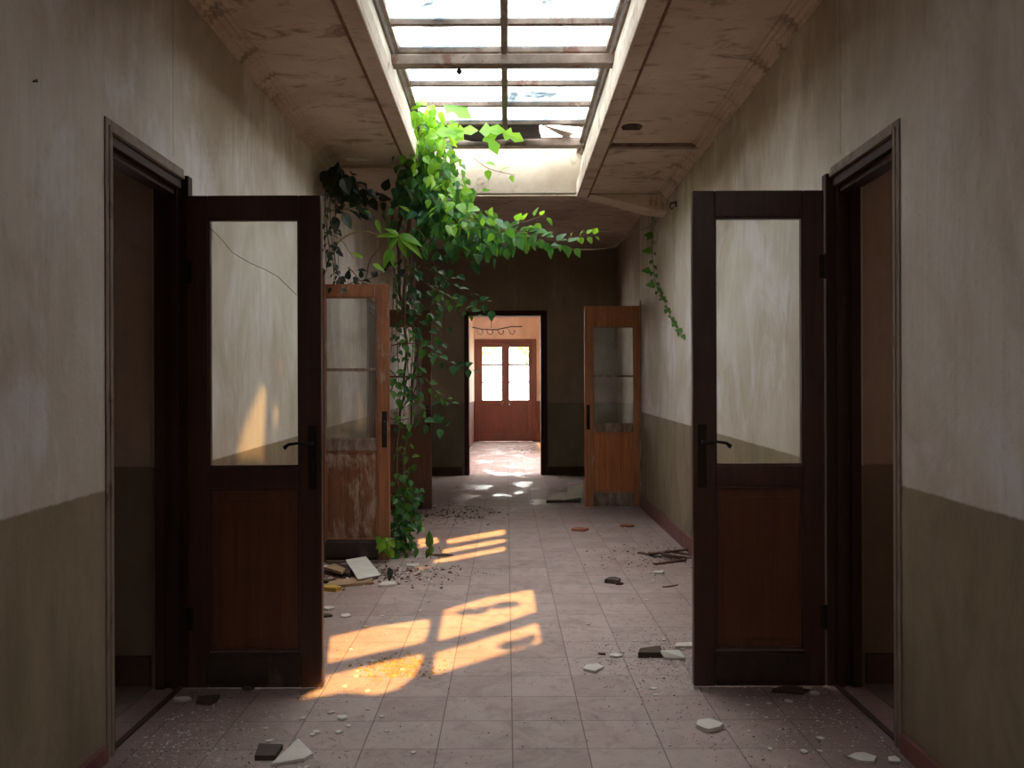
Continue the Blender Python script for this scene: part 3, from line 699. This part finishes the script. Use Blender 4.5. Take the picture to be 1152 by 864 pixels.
# woody trunk from the skylight down to the floor
for k, tr in enumerate([[(478, 130, 7.9), (474, 165, 7.7), (488, 200, 7.6), (500, 230, 7.5), (530, 262, 7.4)],
           [(470, 140, 7.9), (468, 190, 7.6), (462, 250, 7.6), (455, 320, 7.7), (458, 400, 7.8), (448, 480, 7.8), (447, 560, 7.7), (450, 622, 7.58)],
           [(474, 175, 7.7), (492, 215, 7.55), (515, 248, 7.5), (546, 262, 7.5)],
           [(466, 200, 7.7), (448, 260, 7.8), (452, 330, 7.9), (470, 380, 7.9), (462, 450, 7.9), (455, 540, 7.8), (452, 620, 7.6)],
           [(452, 210, 7.7), (436, 260, 7.7), (415, 300, 7.7), (400, 330, 7.6)]]):
    P = spline(PX(tr), 10)
    P = [p+Vector((mnoise.noise(p*5+Vector((k, 0, 0)))*.04, 0, 0)) for p in P]
    r0 = .018 if k != 4 else .008
    sw.tube(P, [r0*(1-.55*i/len(P)) for i in range(len(P))], 7)
# crown just under the glass, young bright leaves
blob(fy, ss, [(470, 128, 7.45), (485, 150, 7.4), (488, 185, 7.4)], [.17, .22, .20], 130, .115, .8)
blob(fg, ss, [(478, 150, 7.6), (485, 190, 7.5), (490, 225, 7.5), (520, 255, 7.4), (565, 270, 7.4)], [.22, .27, .32, .27, .18], 470, .098, .8)
blob(fc, ss, [(475, 200, 7.7), (470, 235, 7.6), (505, 258, 7.5), (560, 275, 7.5)], [.2, .26, .24, .15], 260, .10, .8)
blob(fy, ss, [(500, 185, 7.25), (505, 225, 7.2), (550, 262, 7.2)], [.16, .2, .14], 90, .09, .8)
# big lobed leaves at the top
for (px, py, dx, dz, L_) in [(500, 118, .9, -.35, .26), (540, 148, .95, .1, .22), (548, 150, .5, -.8, .2), (520, 152, -.8, .15, .22), (566, 150, .85, -.25, .19), (483, 112, -.75, -.35, .16), (468, 124, -.3, -.9, .17), (505, 140, .6, -.6, .19), (512, 150, .95, .2, .2)]:
    fy.leaf(at(px, py, 7.25)-Vector((VO.x, VO.y, 0))*0, (dx, -.2, dz), (random.uniform(-.3, .3), -.85, .45), L_, L_*.62, True, .15, .2)
# pointed whorl to the left of the trunk
for (px, py, dx, dz, L_) in [(450, 265, -.95, .1, .20), (450, 264, .95, -.75, .27), (451, 265, .25, -1, .20), (449, 266, -.6, -.7, .17), (450, 263, .75, -.3, .22), (449, 264, -.75, .45, .14), (441, 278, -.4, -.9, .2), (440, 280, .2, -1, .16), (409, 290, -.8, .5, .12), (420, 296, .7, -.4, .13), (418, 240, -.7, .35, .10), (424, 246, .3, -.9, .13), (405, 234, -.6, .3, .10), (462, 238, -.7, .5, .11)]:
    fy.leaf(at(px, py, 7.35), (dx, -.2, dz), (random.uniform(-.25, .25), -.75, .65), L_, L_*.36, False, .2, .25)
# branches
def br(fol, pts_, **k): strand(ss, fol, PX(pts_), **k)
br(fg, [(555, 262, 7.4), (590, 268, 7.4), (620, 272, 7.4), (645, 274, 7.4)], L=.085, spacing=.028, spread=.03)
br(fy, [(575, 255, 7.3), (600, 247, 7.3), (615, 242, 7.3)], L=.08, spacing=.035)
br(fg, [(520, 240, 7.3), (560, 258, 7.3), (600, 262, 7.3), (622, 276, 7.3)], L=.09, spacing=.03)
br(fy, [(640, 268, 7.6), (655, 266, 7.6), (672, 264, 7.6)], L=.065, spacing=.028, r0=.003)
br(fy, [(534, 178, 7.2), (548, 188, 7.2), (562, 193, 7.2), (580, 197, 7.2)], L=.085, spacing=.07, r0=.003, wild=.2)
br(fc, [(478, 300, 7.6), (500, 312, 7.6), (520, 328, 7.6), (540, 340, 7.6), (552, 345, 7.6)], L=.08, spacing=.04)
br(fg, [(478, 318, 7.5), (500, 332, 7.5), (518, 345, 7.5), (536, 354, 7.5)], L=.065, spacing=.035)
br(fc, [(470, 380, 7.8), (488, 395, 7.7), (512, 410, 7.6), (535, 417, 7.6)], L=.075, spacing=.042)
br(fg, [(440, 388, 7.5), (455, 386, 7.5), (472, 388, 7.5), (490, 402, 7.5)], L=.085, spacing=.05)
br(fg, [(478, 425, 7.7), (490, 440, 7.7), (505, 452, 7.6), (508, 456, 7.6)], L=.06, spacing=.04)
br(fc, [(470, 430, 7.7), (465, 448, 7.7), (478, 458, 7.7), (490, 463, 7.7)], L=.1, spacing=.06)
br(fc, [(470, 466, 7.7), (482, 474, 7.7), (500, 480, 7.7)], L=.08, spacing=.05)
br(fg, [(438, 470, 7.5), (450, 472, 7.5), (462, 470, 7.5)], L=.07, spacing=.04)
br(fg, [(438, 415, 7.4), (446, 425, 7.4), (440, 440, 7.4), (450, 447, 7.4)], L=.08, spacing=.035)
br(fg, [(448, 480, 7.5), (460, 482, 7.5), (458, 490, 7.5)], L=.06, spacing=.05)
br(fg, [(440, 512, 7.5), (452, 510, 7.5), (466, 518, 7.5)], L=.07, spacing=.05)
br(fc, [(500, 285, 7.6), (510, 300, 7.6), (515, 310, 7.6)], L=.1, spacing=.07)
br(fc, [(470, 290, 7.9), (462, 330, 7.9), (470, 360, 7.9), (480, 350, 7.9)], L=.085, spacing=.05)
br(fc, [(470, 385, 7.9), (480, 370, 7.9), (492, 360, 7.9)], L=.08, spacing=.06)
for k in range(26):
    x0 = random.uniform(440, 500); y0 = random.uniform(230, 330); L_ = random.uniform(30, 120); dx = random.uniform(-12, 14)
    br(random.choice([fc, fc, fg]), [(x0, y0, 7.8), (x0+dx*.5, y0+L_*.5, 7.85), (x0+dx, y0+L_, 7.85)], L=.065, spacing=.09, r0=.003, r1=.0015, skip=.3)
for k in range(12):
    x0 = random.uniform(446, 472); y0 = random.uniform(330, 420); L_ = random.uniform(50, 140); dx = random.uniform(-16, 18)
    br(random.choice([fc, fg]), [(x0, y0, 7.75), (x0+dx*.5, y0+L_*.5, 7.8), (x0+dx, y0+L_, 7.8)], L=.06, spacing=.085, r0=.0035, r1=.0015, skip=.3)
# bushy foot
blob(fg, ss, [(458, 530, 7.6), (455, 570, 7.6), (450, 600, 7.55), (448, 618, 7.5)], [.08, .13, .13, .10], 150, .07, .9, .15)
blob(fc, ss, [(462, 560, 7.7), (456, 600, 7.6)], [.12, .12], 80, .075, .9, .15)
blob(fy, ss, [(430, 604, 7.2), (436, 612, 7.2)], [.05, .05], 14, .085, .7, .05)
# dark branch in the left corner by the ceiling, shade put in the leaf colour
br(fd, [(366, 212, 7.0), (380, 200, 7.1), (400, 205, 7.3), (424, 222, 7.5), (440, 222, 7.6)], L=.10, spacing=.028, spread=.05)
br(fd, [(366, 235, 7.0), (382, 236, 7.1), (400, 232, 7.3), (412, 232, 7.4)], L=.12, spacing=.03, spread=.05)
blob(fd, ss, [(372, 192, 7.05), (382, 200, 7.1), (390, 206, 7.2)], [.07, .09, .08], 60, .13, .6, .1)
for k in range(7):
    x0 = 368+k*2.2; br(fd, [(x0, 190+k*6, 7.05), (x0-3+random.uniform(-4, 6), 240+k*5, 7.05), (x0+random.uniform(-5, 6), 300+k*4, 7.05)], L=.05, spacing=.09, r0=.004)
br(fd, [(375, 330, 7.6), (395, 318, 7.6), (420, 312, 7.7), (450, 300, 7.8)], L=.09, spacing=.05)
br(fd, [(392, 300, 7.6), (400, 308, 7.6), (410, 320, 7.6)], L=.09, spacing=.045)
# bare curved twig
ss.tube(spline(PX([(368, 300, 7.1), (376, 278, 7.2), (392, 264, 7.3), (412, 260, 7.35), (432, 266, 7.35)])), [.008]*29, 5) if False else None
P = spline(PX([(368, 300, 7.1), (376, 278, 7.2), (392, 264, 7.3), (412, 260, 7.35), (432, 266, 7.35)])); sps = [MB().tube(P, [.009-.004*i/len(P) for i in range(len(P))], 6)]
for tr in ([(438, 376, 7.5), (448, 370, 7.6), (462, 366, 7.7)], [(448, 300, 7.4), (440, 285, 7.4), (430, 300, 7.4), (424, 320, 7.4)], [(432, 296, 7.4), (446, 316, 7.5), (448, 340, 7.6)], [(465, 220, 7.4), (462, 245, 7.4), (480, 270, 7.4), (490, 300, 7.5)],
           [(455, 280, 7.4), (460, 300, 7.4), (452, 312, 7.4)], [(370, 262, 7.1), (385, 270, 7.2), (398, 290, 7.3)], [(504, 270, 7.4), (520, 290, 7.4), (560, 302, 7.4)]):
    P = spline(PX(tr)); sps.append(MB().tube(P, [.005-.003*i/len(P) for i in range(len(P))], 5))
# long tendrils reaching to the right wall
sps.append(MB().tube(spline(PX([(600, 276, 7.4), (650, 281, 7.7), (690, 278, 8.2), (712, 262, 8.7), (735, 256, 9.05), (742, 244, 9.1)])), .0035, 5))
sps.append(MB().tube(spline(PX([(655, 262, 7.6), (690, 260, 8.1), (718, 259, 8.6), (733, 254, 9.0)])), .003, 5))
off = Vector((VO.x, VO.y, 0))
def part(mb, name, mat, parent, smooth=False, label=None):
    L0 = Vector(parent.location)
    mb.map(lambda p: p-L0); o = mb.build(name, mat, parent, smooth=smooth, fix=False)
    if label: o['label'] = label
    return o
part(sw, 'trunk', M['stem'], vine, True); part(ss, 'stem', M['stem'], vine); [part(q_, 'twig', M['palestem'], vine, True) for q_ in sps]
part(fy, 'foliage', M['leaf_young'], vine, label='bright yellow-green young leaves'); part(fg, 'foliage', M['leaf'], vine)
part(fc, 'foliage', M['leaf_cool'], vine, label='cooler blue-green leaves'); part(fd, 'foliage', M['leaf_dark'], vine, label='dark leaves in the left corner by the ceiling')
# vine trailing on the right wall
def onwall(px, py):
    # intersection with the leaning right wall, 3 cm in front
    k = (px-VX)/F; Y = (1.55-.035-4.17*.0139)/(k-.0139); return Vector((k*Y, Y, EYE+(VY-py)*Y/F))
random.seed(8)
e = empty('wall_vine', tuple(onwall(740, 300).xy)+(0,)); tag(e, 'thin trailing vine with small leaves down the right wall', 'vine')
a, b = MB(), MB()
strand(a, b, [onwall(*q) for q in [(739, 232), (735, 250), (734, 275), (735, 295), (738, 318), (746, 335), (753, 352), (760, 366), (766, 376)]], r0=.004, r1=.002, L=.06, spacing=.07, spread=.015, wild=.35)
for q in [(736, 266), (734, 284), (733, 306), (738, 322)]:
    b.leaf(onwall(*q), (-.8, -.3, .1), (0, -.9, .4), .11, .085)
part(a, 'stem', M['stem'], e); part(b, 'foliage', M['leaf'], e)
e = empty('wall_sprig', tuple(onwall(742, 210).xy)+(0,)); tag(e, 'tiny green leaf sprig at the top of the right wall', 'plant')
a, b = MB(), MB(); P = [onwall(746, 207), onwall(742, 211), onwall(738, 213)]
a.tube(P, .003, 5)
for k in range(4): b.leaf(P[1]+rv()*.02, (random.uniform(-1, .5), -.3, random.uniform(-.8, .4)), (0, -.8, .5), .075, .06)
part(a, 'stem', M['stem'], e); part(b, 'foliage', M['leaf_cool'], e)
# seedling on the floor
g = fp(484, 628)
e = empty('seedling', g); tag(e, 'broad-leaved seedling standing upright on the floor beside the vine foot', 'seedling')
a, b = MB(), MB()
def Q(px, py): return at(px, py, g.y)
a.tube([Q(484, 628), Q(483, 618), Q(482, 606)], .004, 5); a.tube([Q(492, 629), Q(496, 622), Q(493, 614)], .003, 5)
for (px, py, dx, dz, L_, W_) in [(482, 616, .05, 1, .15, .075), (482, 617, -.25, -.8, .085, .05), (486, 614, -.5, -1, .12, .06), (468, 616, -.1, -1, .09, .05)]:
    part(MB().leaf(Q(px, py), (dx, -.05, dz), (.4, -.9, .2), L_, W_, False, .2, .1), 'leaf', M['leaf'], e)
a.tube([Q(482, 612), Q(474, 610), Q(468, 616)], .002, 4)
part(a, 'stem', M['stem'], e)
g = fp(404, 656)
e = empty('seedling', g); tag(e, 'single dark leaf on a short stalk among the white boards on the left', 'seedling')
a, b = MB(), MB()
Pq = lambda px, py: at(px, py, g.y)
a.tube([Pq(402, 666), Pq(412, 658), Pq(420, 651)], .003, 5); b.leaf(Pq(438, 638), (0, -.1, -1), (.3, -.9, .2), .11, .05); a.tube([Pq(418, 652), Pq(430, 645), Pq(438, 637)], .003, 5)
b2 = MB().leaf(Pq(412, 660), (-1, -.1, -.3), (0, -.6, .8), .07, .04)
part(a, 'stem', M['stem'], e); part(b, 'leaf', M['leaf_dark'], e); part(b2, 'leaf', M['leaf_dark'], e)

# ------------------------------------------------------------------ litter on the floor
def shard(px, py, wpx, dpx, mat, name, label, cat, seed, th=.012, rz=0, tilt=(0, 0), n=5, lift_=0, rag=.38, group=None, under=None):
    """irregular flat piece; wpx = width in photo px, dpx = depth as metres"""
    g = fp(px, py); r = random.Random(seed)
    w_ = wpx*g.y/F/2; d_ = dpx/2
    pts = []
    for k in range(n):
        a = 2*PI*(k+r.uniform(-.28, .28))/n
        s = 1+r.uniform(-rag, rag)
        pts.append(Vector((math.cos(a)*w_*s, math.sin(a)*d_*s, 0)))
    mb = MB().prism(pts, (0, 0, th))
    R = Matrix.Rotation(tilt[0], 4, 'X') @ Matrix.Rotation(tilt[1], 4, 'Y')
    mb.map(lambda p: R @ p); zmin = min(p[2] for p in mb.v)
    mb.map(lambda p: Vector(p)-Vector((0, 0, zmin)))
    o = mb.build(name, M[mat], bevel=.0015); o.location = (g.x, g.y, lift_+.001); o.rotation_euler = (0, 0, rz)
    return tag(o, label, cat, group)
def quadp(name, mat, cs, th, label, cat, group=None, z=(0, 0, 0, 0)):
    """piece given by its four corners on the floor (photo px), each with its own height"""
    P = [fp(px, py, zz) for (px, py), zz in zip(cs, z)]
    c = sum(P, Vector())/4; c.z = min(p.z for p in P)
    o = MB().prism([p-c for p in P], (0, 0, th)).build(name, M[mat], bevel=.0015); o.location = c+Vector((0, 0, .001))
    return tag(o, label, cat, group)
# left pile in front of the flaking door
quadp('white_board', 'white', [(402, 652), (428, 647), (411, 626), (388, 630)], .006, 'white rectangular board leaning on the litter pile at left', 'board', z=(.035, .02, .05, .06))
quadp('cardboard_strip', 'card', [(364, 662), (419, 657), (419, 652), (372, 654)], .02, 'long tan cardboard strip at the front of the left pile', 'cardboard')
shard(437, 658, 28, .16, 'flake', 'plaster_slab', 'pale flat slab of plaster right of the white board', 'plaster', 4, .018)
shard(372, 664, 20, .10, 'yellow', 'yellow_scrap', 'yellow scrap at the left edge of the litter pile', 'scrap', 5, .03)
quadp('dark_shard', 'darkcard', [(364, 646), (392, 649), (398, 640), (368, 636)], .03, 'dark brown broken board under the white board', 'board')
quadp('cardboard_strip', 'card', [(364, 640), (376, 636), (388, 642), (384, 646)], .02, 'short torn cardboard lying on the dark board', 'cardboard', z=(.035, .035, .035, .035))
shard(368, 643, 20, .12, 'white', 'white_scrap', 'white scrap at the back left of the litter pile', 'scrap', 6, .012, lift_=.033)
shard(371, 655, 16, .10, 'darkcard', 'dark_shard', 'small dark shard behind the cardboard strip', 'board', 16, .02)
shard(378, 633, 22, .08, 'slat', 'wood_splinter', 'brown wood splinter at the back of the left pile', 'splinter', 17, .02, rz=.3)
shard(370, 685, 18, .10, 'flake', 'plaster_slab', 'beige plaster piece beside the left door edge', 'plaster', 7, .015)
shard(366, 693, 14, .08, 'darkcard', 'dark_shard', 'dark shard beside the left door edge under the beige plaster', 'board', 18, .014)
shard(386, 693, 13, .09, 'white', 'white_chip', 'small white chip in front of the beige plaster on the left', 'plaster chip', 8, .01)
shard(462, 637, 22, .12, 'flake', 'plaster_slab', 'pinkish plaster slab beneath the seedling', 'plaster', 9, .015)
shard(497, 625, 26, .12, 'darkcard', 'leaf_litter', 'flat dark dead leaf pile beside the seedling', 'dead leaves', 10, .01)
# far open folder
g0 = fp(633, 565)
e = empty('open_folder', g0); tag(e, 'open buff folder with dark edges lying near the far right door', 'folder')
MB().prism([Vector((-.22, -.1, .0)), Vector((.22, -.06, 0)), Vector((.25, .22, 0)), Vector((-.15, .2, 0))], (0, 0, .03)).build('cover', M['darkcard'], e, bevel=.004)
MB().prism([Vector((-.20, -.05, .032)), Vector((.02, -.08, .032)), Vector((.05, .17, .10)), Vector((-.13, .17, .075))], (-.0, .0, .012)).build('page_block', M['paper'], e, bevel=.003)
MB().prism([Vector((.02, -.08, .034)), Vector((.24, -.05, .06)), Vector((.27, .12, .21)), Vector((.08, .15, .17))], (-.004, 0, .010)).build('page_block', M['paper'], e, bevel=.003)
shard(652, 597, 18, .16, 'brick', 'brick_chip', 'reddish brick chip on the floor before the far right door', 'brick chip', 12, .025, n=5)
for k, q in enumerate([(703, 593), ]):
    shard(*q, 17, .14, 'brick', 'brick_chip', 'reddish brick chip beside the right skirting', 'brick chip', 13, .02, n=5)
# heap of slats by the right wall
SL = [((719, 623), (742, 628), .012, 'longest pointed'), ((728, 627), (776, 622), .03, 'topmost'), ((735, 636), (770, 632), .012, 'frontmost'), ((744, 626), (770, 634), .03, 'slanting'), ((750, 621), (776, 626), .012, 'rearmost'), ((748, 630), (776, 634), .045, 'short upper')]
for k, (a_, b_, z_, wd) in enumerate(SL):
    A, B = fp(*a_), fp(*b_); d = (B-A).normalized(); n_ = Vector((-d.y, d.x, 0))*.028
    c = (A+B)/2
    o = MB().prism([A-n_-c, B-n_*.6-c, B+n_*.7-c, A+n_*.5-c], (0, 0, .014)).build('broken_batten', M['slat'], bevel=.002); o.location = c+Vector((0, 0, z_-.011))
    tag(o, f'{wd} brown slat in the broken heap by the right wall', 'slat', 'broken slats by the right wall')
shard(689, 656, 16, .12, 'darkcard', 'dark_shard', 'curled dark shard alone in the middle right of the floor', 'shard', 20, .03, n=6)
shard(695, 658, 10, .06, 'slat', 'wood_splinter', 'small brown splinter beside the curled dark shard', 'splinter', 21, .015)
shard(740, 646, 18, .10, 'white', 'white_tile_piece', 'white tile piece in front of the slat heap', 'tile piece', 22, .016, n=5)
shard(752, 661, 22, .03, 'slat', 'wood_splinter', 'thin bent splinter between slat heap and right door', 'splinter', 23, .008, rz=.5)
quadp('dark_board', 'darkcard', [(717, 741), (745, 741), (742, 733), (719, 736)], .03, 'black board scrap left of the white piece by the right door', 'board')
quadp('white_tile_piece', 'white', [(746, 743), (770, 744), (763, 735), (742, 735)], .014, 'white quadrilateral tile piece near the right door', 'tile piece', z=(.0, .0, .02, .03))
quadp('plaster_slab', 'flake', [(758, 731), (779, 731), (777, 726), (760, 727)], .016, 'buff plaster strip touching the right door', 'plaster')
shard(666, 754, 20, .10, 'white', 'white_tile_piece', 'white tile shard left of centre on the right floor', 'tile piece', 24, .014, n=5)
shard(692, 739, 12, .07, 'white', 'white_chip', 'small white chip up right of the white tile shard', 'plaster chip', 25, .01)
shard(676, 737, 12, .03, 'slat', 'wood_splinter', 'thin splinter left of the small white chip', 'splinter', 26, .008)
shard(796, 820, 32, .11, "white", "white_tile_piece", 'thick white tile piece in the foreground at right', 'tile piece', 27, .02, n=8, rag=.12)
shard(904, 848, 11, .05, 'white', 'white_chip', 'square white chip in the right foreground', 'plaster chip', 28, .008, n=4)
shard(972, 856, 30, .10, 'white', 'plaster_slab', 'torn white piece at the bottom right by the doorway', 'plaster', 29, .012, n=6)
shard(1004, 858, 16, .06, 'white', 'white_chip', 'white chip against the right doorway edge at the bottom', 'plaster chip', 30, .01)
shard(908, 776, 14, .05, 'white', 'white_chip', 'white chip lying in front of the right door foot', 'plaster chip', 31, .01)
shard(916, 783, 12, .05, 'flake', 'white_chip', 'beige chip just ahead of the chip at the right door foot', 'plaster chip', 32, .01)
shard(890, 778, 40, .12, 'darkcard', 'dark_shard', 'flat dark scrap under the right door corner', 'shard', 33, .006, n=9, rag=.35)
shard(870, 775, 10, .05, 'flake', 'white_chip', 'beige chip left of the dark scrap by the right door', 'plaster chip', 34, .01)
# left foreground
quadp('broken_brown_tile', 'darkcard', [(285, 855), (308, 855), (317, 842), (290, 841)], .02, 'brown tile piece at the bottom beside the white triangle', 'tile piece')
quadp('white_triangle', 'white', [(303, 862), (340, 856), (351, 850), (334, 833)], .012, 'large white triangular plaster piece in the left foreground', 'plaster', z=(0, 0, 0, .01))
shard(203, 787, 18, .08, 'white', 'plaster_slab', 'white fragment on the left by the open door foot', 'plaster', 40, .012, n=5)
shard(232, 789, 28, .10, 'darkcard', 'dark_shard', 'dark fragment under the left door', 'shard', 41, .018)
shard(279, 775, 20, .07, 'darkcard', 'dark_shard', 'black lump wedged under the left door bottom', 'shard', 42, .02)
shard(384, 808, 12, .05, 'white', 'white_chip', 'white chip on the floor just beyond the orange light patch', 'plaster chip', 43, .01)
shard(379, 824, 12, .04, 'white', 'white_chip', 'small bright chip above the white triangle to its right', 'plaster chip', 44, .008)
shard(463, 847, 8, .03, 'white', 'white_chip', 'tiny white chip near the bottom centre', 'plaster chip', 45, .006)
# loose flakes that nothing tells apart, and the innumerable grit
random.seed(77)
proto = None
zones = [((-1.5, -.95), (7.45, 8.2), 10), ((-.5, .6), (9.5, 12.5), 10), ((.9, 1.5), (4.5, 10), 26), ((-1.0, -.5), (3.3, 6.2), 16), ((.3, 1.1), (3.4, 6), 12), ((-1.3, -.6), (3.0, 3.9), 14), ((.7, 1.4), (3.2, 4.1), 12)]
protos = []
for k in range(6):
    r = random.Random(k); n = 6
    mb = MB().prism([Vector((math.cos(2*PI*j/n)*r.uniform(.6, 1.1), math.sin(2*PI*j/n)*r.uniform(.5, 1.0), 0)) for j in range(n)], (0, 0, .18))
    me = mb.build('plaster_flake', M['flake'] if k % 3 else M['white']); protos.append(me)
used = [False]*6
for (x0, x1), (y0, y1), n in zones:
    for _ in range(n):
        k = random.randrange(6); src = protos[k]
        o = src if not used[k] else src.copy()
        if used[k]: C.objects.link(o)
        used[k] = True
        s = random.uniform(.008, .022)
        o.location = (random.uniform(x0, x1), random.uniform(y0, y1), .0015); o.scale = (s, s, s*1.6); o.rotation_euler = (0, 0, random.uniform(0, 6))
        tag(o, 'small loose pale plaster flake lying flat on the dusty tiled floor', 'plaster flake', 'loose plaster flakes on the floor')
def grit_into(m, n, fn, smin, smax, mi=0, idx=None):
    for _ in range(n):
        x, y = fn(); s = random.uniform(smin, smax)*random.uniform(.6, 1.3); a = random.uniform(0, 6)
        b0 = len(m.v)
        if not -1.5 < x < 1.52: continue
        for k in range(4):
            t_ = a+k*PI/2+random.uniform(-.4, .4); rr = s*random.uniform(.5, 1.2)
            m.v.append((x+math.cos(t_)*rr, y+math.sin(t_)*rr, .001))
        m.v.append((x+random.uniform(-.2, .2)*s, y+random.uniform(-.2, .2)*s, .001+s*random.uniform(.3, .8)))
        m.f += [(b0+k, b0+(k+1) % 4, b0+4) for k in range(4)]
        if idx is not None: idx += [mi]*4
def grit(n, name, mat, fn, smin, smax, label):
    m = MB(); grit_into(m, n, fn, smin, smax)
    return tag(m.build(name, M[mat], fix=False), label, 'rubble', kind='stuff')
def edgey(lo=3.0, hi=14):
    def f():
        while True:
            y = lo+(hi-lo)*random.random()**1.7; x = random.uniform(-1.48, 1.50)
            d = min(abs(x+1.5), abs(1.5-x))
            if random.random() < math.exp(-d*2.4)+.03+ (.25 if y < 4.2 and abs(x) > .7 else 0) and mnoise.noise(Vector((x*2, y*2, 0))) > random.uniform(-.5, .15): return x, y
    return f
def around(px, py, sx, sy):
    g = fp(px, py); return lambda: (random.gauss(g.x, sx), random.gauss(g.y, sy))
grit(380, 'ochre_crumbs', 'crumb', around(448, 750, .10, .10), .004, .016, 'heap of ochre crumbs in the orange light patch')
gm, gi = MB(), []
for n, mi, fn, a_, b_ in [(5500, 0, edgey(), .0015, .006), (900, 1, around(250, 830, .5, .22), .002, .009), (500, 1, around(910, 800, .3, .3), .002, .008), (2300, 1, edgey(), .0015, .0055), (1800, 2, edgey(), .0015, .006), (900, 0, around(745, 745, .25, .3), .002, .006),
        (300, 1, around(745, 745, .22, .25), .004, .013), (350, 2, around(740, 735, .2, .3), .002, .006), (600, 3, around(420, 645, .35, .2), .005, .018),
        (400, 1, around(420, 650, .4, .25), .005, .014), (350, 3, around(500, 578, .35, .35), .006, .022), (300, 2, around(740, 628, .3, .3), .005, .012)]:
    grit_into(gm, n, fn, a_, b_, mi, gi)
go = gm.build('rubble_grit', M['dust'], fix=False)
for k in ('flake', 'darkcard', 'slat'): go.data.materials.append(M[k])
go.data.polygons.foreach_set('material_index', gi)
tag(go, 'fine grey, pale and brown grit scattered over the tiles and along both walls', 'rubble', kind='stuff')
grit(250, 'far_rubble', 'slat', around(600, 506, .35, .8), .006, .022, 'scattered debris on the far room floor')

# ------------------------------------------------------------------ outside
struct(MB().box(-30, 30, 26, 60, -.25, -.05).build('floor_garden', M['grass']), 'pale garden ground outside the far doors')
random.seed(9)
for (x, y, h, r, lab) in [(-2.2, 44, 5.6, 1.9, 'leafy garden tree seen through the left far door'), (1.9, 46, 5.8, 2.0, 'leafy garden tree seen through the right far door'), (-.5, 30, .9, .4, 'low yellow-green shrub seen through the left far door')]:
    e = empty('garden_tree' if h > 2 else 'garden_shrub', (x, y, -.05)); tag(e, lab, 'tree' if h > 2 else 'shrub')
    t_, f_ = MB(), MB()
    t_.tube([(0, 0, 0), (.05, 0, h*.4), (0, .05, h*.75)], [.12*r, .08*r, .04*r], 8)
    for _ in range(900 if h > 2 else 250):
        u = rv()*r*random.random()**.4; p = Vector((u.x, u.y, h*.72+u.z*.6)); f_.leaf(p, rv(), rv(), .22 if h > 2 else .1, .16 if h > 2 else .08)
    t_.build('trunk', M['stem'], e, smooth=True); f_.build('foliage', M['leaf_out'], e, fix=False)
# tree over the roof, blurred through the right-hand panes
e = empty('roof_tree', (5.0, 14, 0)); tag(e, 'tree crown seen vaguely through the right-hand skylight panes', 'tree')
t_, f_ = MB(), MB(); t_.tube([(0, 0, 0), (-.2, 0, 5), (-.6, -.3, 8.5)], [.25, .2, .1], 8)
cc = Vector((-2.6, -2.0, 10.9))
for _ in range(500):
    u = rv()*1.5*random.random()**.4; f_.leaf(cc+u, rv(), rv(), .2, .13)
for _ in range(9): t_.tube(spline([(-.5, -.3, 8.3), Vector((-1.4, -1.2, 9.6))+rv()*.4, cc+rv()*1.3], 5), [.05]*11, 5)
t_.build('trunk', M['stem'], e, smooth=True); f_.build('foliage', M['leaf_out'], e, fix=False)

# ------------------------------------------------------------------ light
W = bpy.data.worlds.new('sky'); bpy.context.scene.world = W; W.use_nodes = True
t = W.node_tree; bg = t.nodes['Background']
tc = t.nodes.new('ShaderNodeTexCoord')
n_ = noi(t, tc.outputs['Generated'], 2.6, 5, .55)
t.links.new(ramp(t, n_, [(.4, (.92, .95, .99)), (.6, (1, .98, .94))]), bg.inputs[0]); bg.inputs[1].default_value = 17
L = bpy.data.lights.new('sun', 'SUN'); L.energy = 21; L.angle = math.radians(.3); L.color = (1.0, .55, .17)
so = bpy.data.objects.new('sun', L); C.objects.link(so)
so.rotation_euler = Vector((-SX, -SY, -1)).to_track_quat('-Z', 'Y').to_euler(); so.location = (1, -2, 9)

# ------------------------------------------------------------------ camera
cam = bpy.data.cameras.new('camera'); co = bpy.data.objects.new('camera', cam); C.objects.link(co)
co.location = (0, 0, EYE); co.rotation_euler = (PI/2, math.radians(.2), 0)
cam.sensor_width = 36; cam.lens = F/1152*36; cam.shift_x = 6/1152; cam.shift_y = 10/1152; cam.clip_start = .05; cam.clip_end = 200
sc = bpy.context.scene; sc.camera = co
sc.view_settings.view_transform = 'Standard'; sc.view_settings.look = 'None'; sc.view_settings.gamma = 1
sc.view_settings.use_curve_mapping = False; sc.view_settings.exposure = 0.0
sc.cycles.max_bounces = 14; sc.cycles.diffuse_bounces = 8; sc.cycles.glossy_bounces = 4; sc.cycles.transparent_max_bounces = 16
sc.cycles.caustics_reflective = False; sc.cycles.caustics_refractive = False; sc.cycles.sample_clamp_indirect = 8
